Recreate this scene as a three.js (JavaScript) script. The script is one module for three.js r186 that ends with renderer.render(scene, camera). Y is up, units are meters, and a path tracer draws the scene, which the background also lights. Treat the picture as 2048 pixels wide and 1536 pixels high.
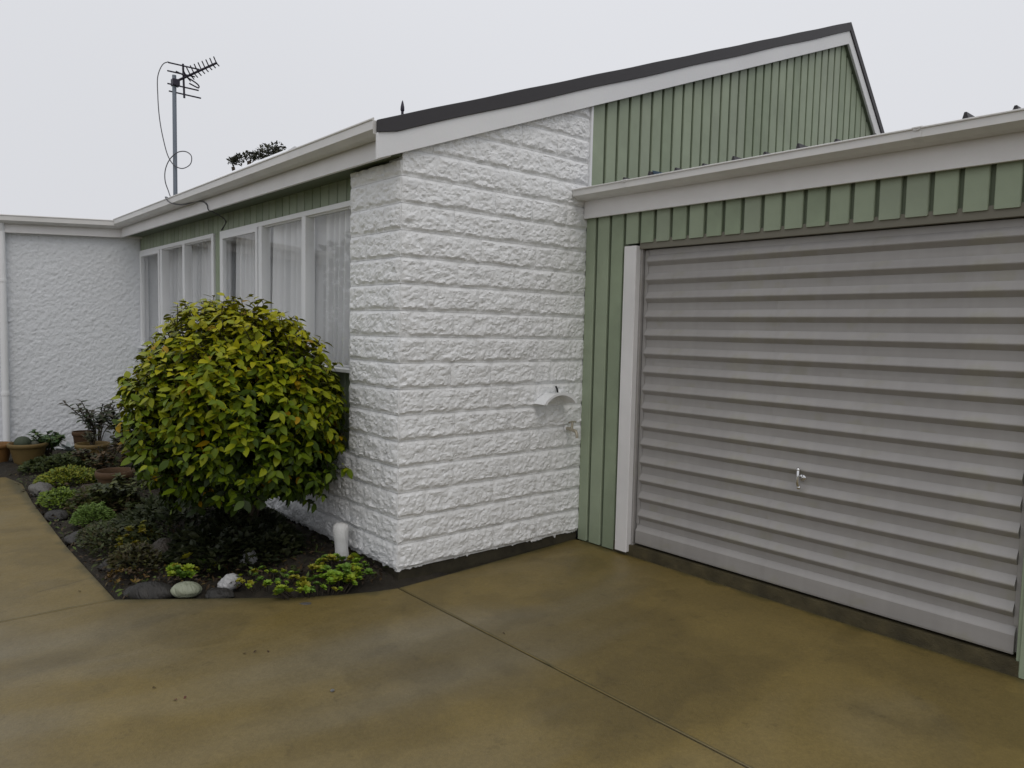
import * as THREE from 'three';
import { mergeGeometries, mergeVertices, toCreasedNormals } from 'three/addons/utils/BufferGeometryUtils.js';

// ---------------------------------------------------------------- camera, sky, sun, exposure
const scene = new THREE.Scene();
const camera = new THREE.PerspectiveCamera(54.646, 4 / 3, 0.05, 600);
camera.position.set(-2.4203, 1.4944, 3.8439);
camera.up.set(0.030, 0.997, -0.069).normalize();
{
  const yaw = 0.7129, pitch = -0.0717, roll = 0.0224;
  const fwd = new THREE.Vector3(Math.sin(yaw) * Math.cos(pitch), Math.sin(pitch), -Math.cos(yaw) * Math.cos(pitch));
  const right = new THREE.Vector3(Math.cos(yaw), 0, Math.sin(yaw)), up = right.clone().cross(fwd);
  camera.up.copy(right.clone().multiplyScalar(-Math.sin(roll)).addScaledVector(up, Math.cos(roll)));
  camera.lookAt(camera.position.clone().add(fwd));
}
const renderer = new THREE.WebGLRenderer({ antialias: true });
renderer.toneMapping = THREE.LinearToneMapping;
renderer.toneMappingExposure = 1.0;
renderer.shadowMap.enabled = true;
{ // overcast sky: a soft, nearly even grey-white dome, brighter overhead
  const W = 256, H = 128, data = new Float32Array(W * H * 4);
  for (let y = 0; y < H; y++) for (let x = 0; x < W; x++) {
    const el = ((y + 0.5) / H - 0.5) * Math.PI, s = Math.sin(el), i = (y * W + x) * 4;
    const cloud = 0.012 * Math.sin(x / W * Math.PI * 4 + 1) * Math.cos(el) + 0.01 * Math.sin(x / W * Math.PI * 10 + y * 0.11) * Math.cos(el);
    const L = s > 0 ? 0.735 + 0.03 * s + 0.20 * s * s + cloud : 0.60 * Math.exp(s * 6) + 0.10;
    data[i] = L * 0.955; data[i + 1] = L * 0.97; data[i + 2] = L * 1.02; data[i + 3] = 1;
  }
  const t = new THREE.DataTexture(data, W, H, THREE.RGBAFormat, THREE.FloatType);
  t.mapping = THREE.EquirectangularReflectionMapping; t.magFilter = THREE.LinearFilter; t.minFilter = THREE.LinearFilter; t.needsUpdate = true;
  scene.background = t; scene.environment = t;
}
const sun = new THREE.DirectionalLight(0xfff6ea, 0.5);
sun.position.set(-3, 14, 8); sun.target.position.set(1, 0, -1);
sun.castShadow = true; sun.shadow.radius = 60; sun.shadow.mapSize.set(2048, 2048);
Object.assign(sun.shadow.camera, { left: -12, right: 12, top: 12, bottom: -12, near: 0.5, far: 50 });
scene.add(sun, sun.target);

// ---------------------------------------------------------------- helpers
function mulberry(a) { return () => { a = (a + 0x6d2b79f5) | 0; let t = Math.imul(a ^ (a >>> 15), 1 | a); t = (t + Math.imul(t ^ (t >>> 7), 61 | t)) ^ t; return ((t ^ (t >>> 14)) >>> 0) / 4294967296; }; }
const rnd = mulberry(11), rr = (a, b, r = rnd) => a + (b - a) * r();
const hash = (x, y, s = 0) => { let h = Math.imul(x | 0, 374761393) + Math.imul(y | 0, 668265263) + Math.imul(s | 0, 2147483647 ^ 0x5bd1e995); h = Math.imul(h ^ (h >>> 13), 1274126177); return ((h ^ (h >>> 16)) >>> 0) / 4294967296; };
const sm = (t) => t * t * (3 - 2 * t), lerp = (a, b, t) => a + (b - a) * t, clamp = (x, a = 0, b = 1) => Math.min(b, Math.max(a, x));
const step = (a, b, x) => sm(clamp((x - a) / (b - a)));
function vnoise(x, y, s = 0, per = 0) {
  const xi = Math.floor(x), yi = Math.floor(y), fx = sm(x - xi), fy = sm(y - yi), w = (v) => (per ? ((v % per) + per) % per : v);
  return lerp(lerp(hash(w(xi), w(yi), s), hash(w(xi + 1), w(yi), s), fx), lerp(hash(w(xi), w(yi + 1), s), hash(w(xi + 1), w(yi + 1), s), fx), fy);
}
function fbm(x, y, s = 0, oct = 4, per = 0) { let a = 0, k = 0.5, n = 0; for (let i = 0; i < oct; i++) { a += k * vnoise(x, y, s + i * 17, per); n += k; k *= 0.5; x *= 2; y *= 2; per *= 2; } return a / n; }
// broken rock: the upper envelope of randomly tilted facets, one per cell
function facet(u, v, cell, s) {
  const cx = Math.floor(u / cell), cy = Math.floor(v / cell); let best = -9, second = -9;
  for (let j = -1; j <= 1; j++) for (let i = -1; i <= 1; i++) {
    const a = cx + i, b = cy + j, px = (a + 0.2 + 0.6 * hash(a, b, s)) * cell, py = (b + 0.2 + 0.6 * hash(a, b, s + 1)) * cell;
    const dx = (u - px) / cell, dy = (v - py) / cell;
    const h = hash(a, b, s + 2) * 0.55 + dx * (hash(a, b, s + 3) - 0.5) * 1.1 + dy * (hash(a, b, s + 4) - 0.35) * 1.1 - 0.42 * (dx * dx + dy * dy);
    if (h > best) { second = best; best = h; } else if (h > second) second = h;
  }
  return best;
}
function tex(size, fn, { srgb = true, metres = 1, w = size, h = size } = {}) {
  const d = new Uint8Array(w * h * 4);
  const enc = (c) => Math.round(255 * clamp(srgb ? (c <= 0.0031308 ? c * 12.92 : 1.055 * Math.pow(c, 1 / 2.4) - 0.055) : c));
  for (let y = 0; y < h; y++) for (let x = 0; x < w; x++) { const c = fn(x / w, y / h), i = (y * w + x) * 4; d[i] = enc(c[0]); d[i + 1] = enc(c[1]); d[i + 2] = enc(c[2]); d[i + 3] = 255; }
  const t = new THREE.DataTexture(d, w, h); t.wrapS = t.wrapT = THREE.RepeatWrapping; t.magFilter = THREE.LinearFilter; t.minFilter = THREE.LinearMipmapLinearFilter; t.generateMipmaps = true;
  if (srgb) t.colorSpace = THREE.SRGBColorSpace;
  t.repeat.set(1 / metres, 1 / metres); t.needsUpdate = true; return t;
}
const std = (r, g, b, rough = 0.7, extra = {}) => { const m = new THREE.MeshStandardMaterial({ roughness: rough, ...extra }); m.color.setRGB(r, g, b); return m; };
const phys = (r, g, b, rough = 0.7, extra = {}) => { const m = new THREE.MeshPhysicalMaterial({ roughness: rough, ...extra }); m.color.setRGB(r, g, b); return m; };
const used = new Map();
const numbered = (n) => { const k = used.get(n) ?? 0; used.set(n, k + 1); return k ? n + '_' + String(k).padStart(3, '0') : n; };
function tag(o, label, category, group, kind) { if (label) o.userData.label = label; if (category) o.userData.category = category; if (group) o.userData.group = group; if (kind) o.userData.kind = kind; return o; }
function mesh(name, geo, mat, parent) {
  const m = new THREE.Mesh(Array.isArray(geo) ? merge(geo) : geo, mat); m.castShadow = m.receiveShadow = true;
  m.name = parent ? name : numbered(name); (parent ?? scene).add(m); return m;
}
function thing(name, label, category, pos = [0, 0, 0], group, kind) { const g = new THREE.Group(); g.name = numbered(name); g.position.set(...pos); scene.add(g); return tag(g, label, category, group, kind); }
function partGroup(name, parent) { const g = new THREE.Group(); g.name = name; parent.add(g); return g; }
function merge(list) { return mergeGeometries(list.map((g) => { const q = g.index ? g.toNonIndexed() : g; for (const k of Object.keys(q.attributes)) if (!['position', 'normal', 'uv'].includes(k)) q.deleteAttribute(k); return q; })); }
// extruded polygon in the XY plane from z0 to z1, chamfered
function prism(pts, z0, z1, b = 0.003) {
  const s = new THREE.Shape(pts.map((p) => new THREE.Vector2(p[0], p[1])));
  const g = new THREE.ExtrudeGeometry(s, { depth: z1 - z0 - 2 * b, bevelEnabled: b > 0, bevelThickness: b, bevelSize: b, bevelOffset: -b, bevelSegments: 1, steps: 1, curveSegments: 8 });
  g.translate(0, 0, z0 + b); return g;
}
const cbox = (x0, x1, y0, y1, z0, z1, b = 0.003) => prism([[x0, y0], [x1, y0], [x1, y1], [x0, y1]], z0, z1, b);
// profile in (x, y) swept along z; for sweeping along other axes turn the result
function tube(points, r, seg = 40, rad = 6, closed = false) { return new THREE.TubeGeometry(new THREE.CatmullRomCurve3(points.map((p) => (p.isVector3 ? p : new THREE.Vector3(...p))), closed, 'centripetal'), seg, r, rad, closed); }
function rod(a, b, r, r2 = r, n = 8) {
  const A = new THREE.Vector3(...a), B = new THREE.Vector3(...b), d = B.clone().sub(A), g = new THREE.CylinderGeometry(r2, r, d.length(), n, 1);
  g.applyQuaternion(new THREE.Quaternion().setFromUnitVectors(new THREE.Vector3(0, 1, 0), d.clone().normalize())); g.translate((A.x + B.x) / 2, (A.y + B.y) / 2, (A.z + B.z) / 2); return g;
}
const lathe = (pts, n = 28) => new THREE.LatheGeometry(pts.map((p) => new THREE.Vector2(...p)), n);

// ---------------------------------------------------------------- textures and materials
const GY = -0.07;                                           // top of the driveway slabs
const EDGE = [[-1.41, -5], [-1.41, -0.7], [-0.994, -0.4], [-0.607, -0.126], [-0.192, 0.064], [0.793, 0.042], [1.6, -0.02], [1.6, 4]];
const edgeDist = (X, Z) => { let d = 9; for (let i = 0; i < EDGE.length - 1; i++) { const [ax, az] = EDGE[i], bx = EDGE[i + 1][0] - ax, bz = EDGE[i + 1][1] - az, t = clamp(((X - ax) * bx + (Z - az) * bz) / (bx * bx + bz * bz)), q = Math.hypot(X - ax - t * bx, Z - az - t * bz); if (q < d) d = q; } return d; };
const concreteMap = tex(2048, (u, v) => {                   // 10 m of concrete, algae brown with greyer worn patches, painted sky sheen at left front, moss along edges and joints
  const x = u * 10, y = v * 10, X = x - 5, Z = 5 - y;       // the slabs' own place on the sheet
  if (X < -3.6 || X > 2 || Z > 4.2) return [0.18, 0.15, 0.08];
  const wx = fbm(x * 0.7, y * 0.7, 90, 2) * 1.6, d = edgeDist(X, Z), n3 = fbm(x * 5, y * 5, 3, 3), g = hash(u * 2048, v * 2048, 7), g2 = vnoise(x * 90, y * 90, 8);
  const a = fbm(x * 0.5 + wx, y * 0.9 + wx, 5, 4), st = fbm(x * 0.45 + 3, y * 3.2 + wx * 2, 31, 4);
  const paintedSheen = step(0.3, -2.4, X) * step(-1.6, 1.6, Z) * 0.6 + step(-1.5, -2.2, X) * 0.25;  // paler grey to the left front: sky sheen painted into the colour
  let grey = clamp((a - 0.5) * 1.7 + (st - 0.5) * 1.2 + paintedSheen + 0.18 - 0.35 * (1 - step(0.1, 0.9, d)));
  const damp = step(0.50, 0.60, fbm(x * 0.8 + 7, y * 1.3 + 2, 55, 5)) * 0.17 + step(0.55, 0.64, fbm(x * 2.1, y * 2.6, 56, 4)) * 0.13;
  const je = Math.min(Math.abs(X + 0.049) + (Z < 0.09 ? 9 : 0), Math.abs(Z + 0.704) + (X > -1.41 ? 9 : 0)), nz = fbm(x * 9, y * 9, 44, 3);
  const moss = Math.max(0.75 * (1 - step(0.0, 0.03 + 0.16 * nz * nz, d)), 0.7 * (1 - step(0.0085, 0.011 + 0.018 * nz * nz, je)));
  const ct = clamp((X + 1.72) / 0.27), crack = X > -1.74 && X < -1.42 && Math.abs(Z + 1.09 + 0.09 * ct + 0.02 * (fbm(x * 12, 1, 9, 3) - 0.5)) < 0.004 ? 0.4 : 0;
  const spot = step(0.80, 0.86, vnoise(x * 14, y * 14, 66) * 0.7 + 0.3 * g2) * 0.22;
  const k = (0.84 + 0.24 * (n3 - 0.4) + 0.16 * (g - 0.5) + 0.14 * (g2 - 0.5)) * (1 - damp) * (0.93 + 0.30 * (st - 0.4)) * (1 - spot) * (1 - crack);
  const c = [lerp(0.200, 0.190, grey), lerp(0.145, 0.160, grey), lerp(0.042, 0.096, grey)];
  return [lerp(c[0] * k, 0.050, moss), lerp(c[1] * k, 0.046, moss), lerp(c[2] * k, 0.014, moss)];
}, { metres: 10 });
const concreteRough = tex(512, (u, v) => { const x = u * 10, y = v * 10, r = 0.52 + 0.34 * (fbm(x * 0.8, y * 1.3, 15, 4, 0) - 0.35) + 0.12 * (fbm(x * 9, y * 9, 19, 2) - 0.5); return [r, r, r]; }, { srgb: false, metres: 10 });
const grainBump = tex(512, (u, v) => { const h = 0.6 * fbm(u * 24, v * 24, 4, 4, 24) + 0.4 * hash(u * 512, v * 512, 9); return [h, h, h]; }, { srgb: false, metres: 0.8 });
for (const t of [concreteMap, concreteRough]) { t.offset.set(0.5, 0.5); }
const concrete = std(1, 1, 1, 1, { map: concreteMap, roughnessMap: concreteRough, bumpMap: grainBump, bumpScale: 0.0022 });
const mottled = (r, g, b, amp, s, sc = 6, metres = 1.2, size = 256) => tex(size, (u, v) => { const n = fbm(u * sc, v * sc, s, 5, sc), q = fbm(u * sc * 4, v * sc * 4, s + 3, 3, sc * 4); const k = 1 + amp * (n - 0.5) * 2 + amp * 0.5 * (q - 0.5); return [r * k, g * k, b * k]; }, { metres });
const paintBump = tex(256, (u, v) => { const h = fbm(u * 30, v * 30, 14, 3, 30); return [h, h, h]; }, { srgb: false, metres: 0.5 });
const fineBump = tex(512, (u, v) => { const h = 0.55 * facet(u * 1, v * 1, 1 / 26, 41) + 0.45 * fbm(u * 48, v * 48, 6, 3, 48); return [h, h, h]; }, { srgb: false, metres: 0.45 });
const M = {
  block: std(1, 1, 1, 0.72, { vertexColors: true, bumpMap: fineBump, bumpScale: 0.005 }),
  mortar: std(0.72, 0.72, 0.71, 0.8, { bumpMap: grainBump, bumpScale: 0.002 }),
  footing: std(1, 1, 1, 0.8, { map: mottled(0.036, 0.030, 0.016, 0.6, 64, 8, 0.8), bumpMap: grainBump, bumpScale: 0.006 }),
  stucco: std(0.68, 0.70, 0.725, 0.85, { bumpMap: fineBump, bumpScale: 0.005 }),
  trim: std(1, 1, 1, 0.5, { map: mottled(0.72, 0.71, 0.705, 0.08, 61, 4), bumpMap: paintBump, bumpScale: 0.0006 }),
  barge: std(1, 1, 1, 0.5, { map: mottled(0.75, 0.755, 0.76, 0.04, 62, 3), bumpMap: paintBump, bumpScale: 0.0006 }),
  white: std(0.80, 0.81, 0.82, 0.42),
  gutter: std(1, 1, 1, 0.42, { map: mottled(0.65, 0.64, 0.62, 0.10, 66, 5) }),
  green: [0, 1, 2].map((i) => std(1, 1, 1, 0.55, { map: mottled(0.272 + 0.014 * i, 0.328 + 0.010 * i, 0.222 + 0.014 * i, 0.20, 70 + i, 4), bumpMap: paintBump, bumpScale: 0.0007 })),
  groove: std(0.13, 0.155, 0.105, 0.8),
  roof: std(0.030, 0.027, 0.030, 0.55, { bumpMap: grainBump, bumpScale: 0.001 }),
  roofPale: std(0.78, 0.79, 0.80, 0.18),
  door: std(1, 1, 1, 0.42, { map: tex(512, (u, v) => { const a = fbm(u * 3, v * 3, 81, 4, 3), b = fbm(u * 26, v * 2, 82, 4), c = fbm(u * 2, v * 30, 83, 3), e = step(0.62, 0.8, fbm(u * 9, v * 9, 84, 4, 9)); const k = 1 + 0.20 * (a - 0.5) + 0.16 * (b - 0.5) + 0.12 * (c - 0.5) - 0.05 * e; return [0.315 * k, 0.302 * k, 0.290 * k * (1 - 0.08 * e)]; }, { metres: 1.3 }) }),
  pipe: std(0.70, 0.70, 0.69, 0.7, { bumpMap: fineBump, bumpScale: 0.004 }),
  dark: std(0.012, 0.012, 0.012, 0.8),
  inner: std(0.45, 0.44, 0.42, 0.9), head: std(0.17, 0.16, 0.125, 0.7),
  glass: phys(1, 1, 1, 0.02, { transmission: 1, thickness: 0, ior: 1.5 }),
  curtain: phys(0.84, 0.85, 0.86, 0.95, { transmission: 0.18, thickness: 0 }),
  steel: std(0.5, 0.52, 0.55, 0.45, { metalness: 0.8 }),
  galv: std(0.20, 0.23, 0.27, 0.5, { metalness: 0.3 }),
  chrome: std(0.7, 0.7, 0.7, 0.2, { metalness: 1 }),
  black: std(0.018, 0.013, 0.03, 0.5),
  cable: std(0.10, 0.10, 0.11, 0.6),
  brass: std(0.42, 0.38, 0.30, 0.45, { metalness: 0.5 }),
  soil: std(1, 1, 1, 0.9, { map: mottled(0.030, 0.024, 0.015, 0.5, 88, 9, 0.9), bumpMap: grainBump, bumpScale: 0.02 }),
  gravel: std(1, 1, 1, 0.9, { map: mottled(0.12, 0.11, 0.08, 0.3, 89, 8, 3), bumpMap: grainBump, bumpScale: 0.01 }),
  bark: std(0.05, 0.038, 0.025, 0.9, { bumpMap: grainBump, bumpScale: 0.004 }),
};

// ---------------------------------------------------------------- ground and paving
{
  const g = new THREE.PlaneGeometry(500, 500, 1, 1); g.rotateX(-Math.PI / 2); g.translate(0, -0.34, 0);
  for (let i = 0; i < g.attributes.uv.count; i++) g.attributes.uv.setXY(i, g.attributes.uv.getX(i) * 500, g.attributes.uv.getY(i) * 500);
  tag(mesh('ground', g, M.gravel), 'dull gravel ground around the house and driveway', 'ground', null, 'structure');
}
const flat = (pts, y0, y1, b = 0.0025) => { const g = prism(pts.map(([x, z]) => [x, -z]), y0, y1, b); g.rotateX(-Math.PI / 2); return g; };
const drive = thing('driveway', 'wet brown concrete driveway in front of the garage and garden bed', 'driveway', [0, 0, 0], null, 'structure');
const jx = -0.049, q = 0.0055;
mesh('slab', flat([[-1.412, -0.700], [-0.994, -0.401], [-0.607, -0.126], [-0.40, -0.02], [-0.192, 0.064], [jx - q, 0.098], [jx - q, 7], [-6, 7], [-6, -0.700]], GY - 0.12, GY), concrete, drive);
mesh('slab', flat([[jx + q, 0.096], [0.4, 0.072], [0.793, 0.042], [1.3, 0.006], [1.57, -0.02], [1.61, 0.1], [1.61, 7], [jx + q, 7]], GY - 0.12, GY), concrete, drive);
const path = thing('path', 'concrete path along the left side of the garden bed', 'path', [0, 0, 0], null, 'structure');
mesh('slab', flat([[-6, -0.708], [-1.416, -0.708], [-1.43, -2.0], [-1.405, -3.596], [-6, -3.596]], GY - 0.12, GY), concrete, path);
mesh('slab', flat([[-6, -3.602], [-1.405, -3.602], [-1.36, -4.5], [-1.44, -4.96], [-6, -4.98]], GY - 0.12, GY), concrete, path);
mesh('joint_filler', flat([[jx - 0.01, 0.10], [jx + 0.01, 0.10], [jx + 0.01, 7], [jx - 0.01, 7]], GY - 0.13, GY - 0.007, 0), M.soil, drive);
mesh('joint_filler', flat([[-6, -0.712], [-1.42, -0.712], [-1.42, -0.696], [-6, -0.696]], GY - 0.13, GY - 0.007, 0), M.soil, path);
mesh('joint_filler', flat([[-6, -3.606], [-1.41, -3.606], [-1.41, -3.59], [-6, -3.59]], GY - 0.13, GY - 0.003, 0), M.soil, path);
{ // garden soil: a low uneven mound inside the bed, passing under the slabs at its edge
  const bedX = [[-7, -1.40], [-5.0, -1.36], [-3.6, -1.39], [-2, -1.42], [-0.7, -1.40]];
  const nx = 90, nz = 300, g = new THREE.PlaneGeometry(3.6, 7.6, nx, nz); g.rotateX(-Math.PI / 2); g.translate(0, 0, -3.45);
  const p = g.attributes.position;
  for (let i = 0; i < p.count; i++) {
    const x = p.getX(i), z = p.getZ(i);
    let d = x + 1.41; if (z < -4.97) d = Math.max(d, -4.97 - z);
    const ax = -1.41, az = -0.70, bx = -0.04, bz = 0.095, t = (x - ax) / (bx - ax), ze = lerp(az, bz, t) + 0.05 * Math.sin(clamp(t) * Math.PI);
    if (x > -0.04) d = Math.min(d, 0.10 - 0.06 * x - z); else d = Math.min(d, (ze - z) * 0.8);
    const m = step(0.0, 0.5, d);
    const y = d < 0 ? -0.10 + Math.max(-0.12, d * 1.2) : GY - 0.025 + 0.06 * m + (fbm(x * 6, z * 6, 21, 4) - 0.45) * 0.09 * step(0, 0.2, d) + (fbm(x * 28, z * 28, 22, 2) - 0.5) * 0.03 * step(0, 0.08, d);
    p.setY(i, y);
  }
  g.computeVertexNormals();
  for (let i = 0; i < p.count; i++) g.attributes.uv.setXY(i, p.getX(i), p.getZ(i));
  tag(mesh('soil', g, M.soil), 'dark wet soil of the garden bed beside the white block wall', 'soil', null, 'structure');
}

// ---------------------------------------------------------------- the house
const HF = 2.4568, S = 0.3747, F1 = 0.194, TB = 0.2194, TW = 0.128, XA = 5.3945, S2 = 1.065, CH = 0.16, WF = 1.5904;
const rake = (x) => (x < XA ? HF + S * (x + F1) : HF + S * (XA + F1) - S2 * (x - XA));
const house = thing('house', 'low house with white split block corner, green boards and dark gable roof', 'house');

// split-face block: w x h face displaced along +z, local x 0..w, y 0..h
function blockGeo(w, h, s, { top = null, ragged = false, x0 = 0, y0 = 0 } = {}) {
  const nx = Math.max(8, Math.round(w / 0.0072)), ny = 22, pos = [], col = [], uv = [], idx = [], jt = 0.0016, n0 = y0 * 6.25 + 0.5;
  const at = (i, j) => {
    const u = i / nx, v = j / ny, lx = u * w, ly = v * h, gx = x0 + lx, gy = y0 + ly;
    const ed = Math.min(lx, w - lx), env = 0.62 + 0.38 * step(-0.002, 0.02 + 0.02 * vnoise(gy * 30, s, 4), ed);
    const X = gx + 0.014 * (fbm(gx * 26, gy * 26, s, 3) - 0.5), Y = gy + 0.012 * (fbm(gx * 26, gy * 26, s + 5, 3) - 0.5);
    const big = facet(X + s * 3.1, Y * 1.3, 0.062, s), sml = facet(X, Y * 1.4 + s * 1.7, 0.027, s + 9), tiny = facet(X + 2, Y * 1.5 + s, 0.014, s + 19), fb = fbm(gx * 90, gy * 90, s + 2, 3);
    // undercut ragged lower edge, rough broken face, top margin tipped up to the sky
    const lo = 0.010 + 0.11 * Math.pow(fbm(gx * 13, n0 * 3.7, s + 12, 4), 1.5), up = step(lo, lo + 0.06 + 0.12 * vnoise(gx * 17, n0, s + 8), v), dn = 1 - step(0.80 + 0.12 * vnoise(gx * 12, n0, s + 9), 1.0, v), P = up * dn;
    const pit = step(0.50, 0.72, fbm(X * 15, Y * 24, s + 41, 3));
    let z = env * P * (0.0060 + 0.0105 * (big - 0.12) + 0.0095 * (sml - 0.15) + 0.0075 * (tiny - 0.15) - 0.0075 * pit * (1.2 - v) + 0.005 * (0.5 - v)) + 0.0042 * (fb - 0.5) * (0.4 + P) + 0.0012 * up;
    z = Math.max(z, -0.0015) * (0.55 + 0.45 * env);
    const dirt = step(0.62, 0.85, fbm(gx * 14, gy * 14, s + 31, 4)) * 0.10 + (sml < 0.05 ? 0.05 : 0);
    return [lx, ly, z, dirt];
  };
  for (let j = 0; j <= ny; j++) for (let i = 0; i <= nx; i++) {
    let [lx, ly, z, dirt] = at(i, j);
    lx = clamp(lx, 0.0004, w - 0.0004); ly = clamp(ly, jt, h - jt * 0.6);
    if (ragged && j === 0) ly += 0.044 * (fbm((x0 + lx) * 20, 3, 8, 4) - 0.46) + 0.014 * (hash(i, 4, s) - 0.5);
    if (top) ly = Math.min(ly, top(x0 + lx) - y0);
    pos.push(lx, ly, z); uv.push(x0 + lx, y0 + ly); const c = 0.80 * (1 - dirt * 1.3); col.push(c * 0.985, c * 0.995, c);
  }
  for (let j = 0; j < ny; j++) for (let i = 0; i < nx; i++) { const a = j * (nx + 1) + i; idx.push(a, a + 1, a + nx + 2, a, a + nx + 2, a + nx + 1); }
  // edges return into the wall
  const rim = []; for (let i = 0; i <= nx; i++) rim.push(i); for (let j = 1; j <= ny; j++) rim.push(j * (nx + 1) + nx); for (let i = nx - 1; i >= 0; i--) rim.push(ny * (nx + 1) + i); for (let j = ny - 1; j >= 1; j--) rim.push(j * (nx + 1));
  const b0 = pos.length / 3;
  for (const r of rim) { pos.push(pos[r * 3], pos[r * 3 + 1], -0.03); uv.push(uv[r * 2], uv[r * 2 + 1]); col.push(0.62, 0.62, 0.61); }
  for (let k = 0; k < rim.length; k++) { const n = (k + 1) % rim.length; idx.push(rim[k], b0 + k, b0 + n, rim[k], b0 + n, rim[n]); }
  const g = new THREE.BufferGeometry();
  g.setAttribute('position', new THREE.Float32BufferAttribute(pos, 3)); g.setAttribute('uv', new THREE.Float32BufferAttribute(uv, 2)); g.setAttribute('color', new THREE.Float32BufferAttribute(col, 3));
  g.setIndex(idx); return toCreasedNormals(g, 0.5);
}
const blockWall = mesh('block_wall', [cbox(0.012, WF - 0.004, 0, 2.5, -0.16, -0.003, 0), prism([[0.012, 2.5], [WF - 0.004, 2.5], [WF - 0.004, rake(WF) + 0.02], [0.012, rake(0.01) + 0.02]], -0.16, -0.003, 0), cbox(0.006, 0.1, 0, 2.45, -0.60, -0.17, 0), cbox(0.008, 0.1, 0, 0.64, -6.06, -0.605, 0)], M.mortar, house);
tag(blockWall, 'white painted split face block wall at the corner');
{
  const R = mulberry(5), joints = [];
  const rows = 20, topF = (x) => rake(x) + 0.06;
  for (let n = 0; n < rows; n++) { // gable face: blocks of mixed length
    const y = n * CH; let x = 0; const first = n % 2 ? 0.40 : 0.20; const cuts = [first + rr(-0.03, 0.03, R)];
    while (cuts[cuts.length - 1] < WF - 0.42) cuts.push(cuts[cuts.length - 1] + [0.40, 0.33, 0.48, 0.55][Math.floor(R() * 4)]);
    if (WF - cuts[cuts.length - 1] < 0.12) cuts.pop(); cuts.push(WF);
    for (const c of cuts) {
      if (y < topF(c)) { const m = mesh('block', blockGeo(c - x, CH, 100 + n * 13 + joints.length % 7, { top: topF, ragged: n === 0, x0: x, y0: y }), M.block, blockWall); m.position.set(x, y, 0); }
      joints.push(1); x = c;
    }
  }
  for (let n = 0; n < 16; n++) { // short return facing the garden, and the low base below the windows
    const y = n * CH, end = n < 4 ? 6.05 : 0.609; let z = 0; const cuts = [n % 2 ? 0.19 : 0.41];
    while (cuts[cuts.length - 1] < end - 0.3) cuts.push(cuts[cuts.length - 1] + (R() < 0.6 ? 0.40 : 0.31));
    if (cuts[cuts.length - 1] < end - 0.05) cuts.push(end); else cuts[cuts.length - 1] = end;
    for (const c of cuts) {
      const h = n === 15 ? 0.10 : CH;
      const m = mesh('block', blockGeo(c - z, CH, 700 + n * 11 + Math.round(c * 10), { x0: z + 3, y0: y, top: n === 15 ? () => 2.49 : null, ragged: n === 0 }), M.block, blockWall);
      m.rotation.y = -Math.PI / 2; m.position.set(0, y, -c); z = c;                 // local +x runs towards +z
    }
  }
  // turn: after rotation.y = -90 deg local +z points to -x
}
mesh('footing', [cbox(0.02, WF, -0.3, 0.0, -0.3, -0.012, 0.004), cbox(0.02, 0.2, -0.3, 0.0, -6.1, -0.31, 0.004)], M.footing, house);

// gable boards
const gable = partGroup('gable_cladding', house);
{
  const x0 = 1.606, pitch = 0.1322;
  mesh('backing', prism([[1.592, 2.0], [7.3, 2.0], [7.3, rake(7.3) + 0.02], [XA, rake(XA) + 0.02], [1.592, rake(1.592) + 0.02]], -0.10, -0.020, 0), M.groove, gable);
  for (let k = 0, x = x0 + 0.045 - pitch * 0; x < 6.9; x += pitch, k++) {
    const a = x - (k ? 0 : 0.025), b = x + pitch - 0.027, tp = (v) => rake(v) + 0.045, yb = 2.45;
    if (tp(b) < yb + 0.05) break;
    const top = a < XA && b > XA ? [[b, tp(b)], [XA, tp(XA)], [a, tp(a)]] : [[b, tp(b)], [a, tp(a)]];
    mesh('board', prism([[a, yb], [b, yb], ...top], -0.021, 0.0, 0.004), M.green[Math.floor(rnd() * 3)], gable);
  }
  mesh('corner_trim', cbox(1.592, 1.612, 2.52, rake(1.6) + 0.03, -0.02, 0.022, 0.002), M.white, gable);
}
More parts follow.
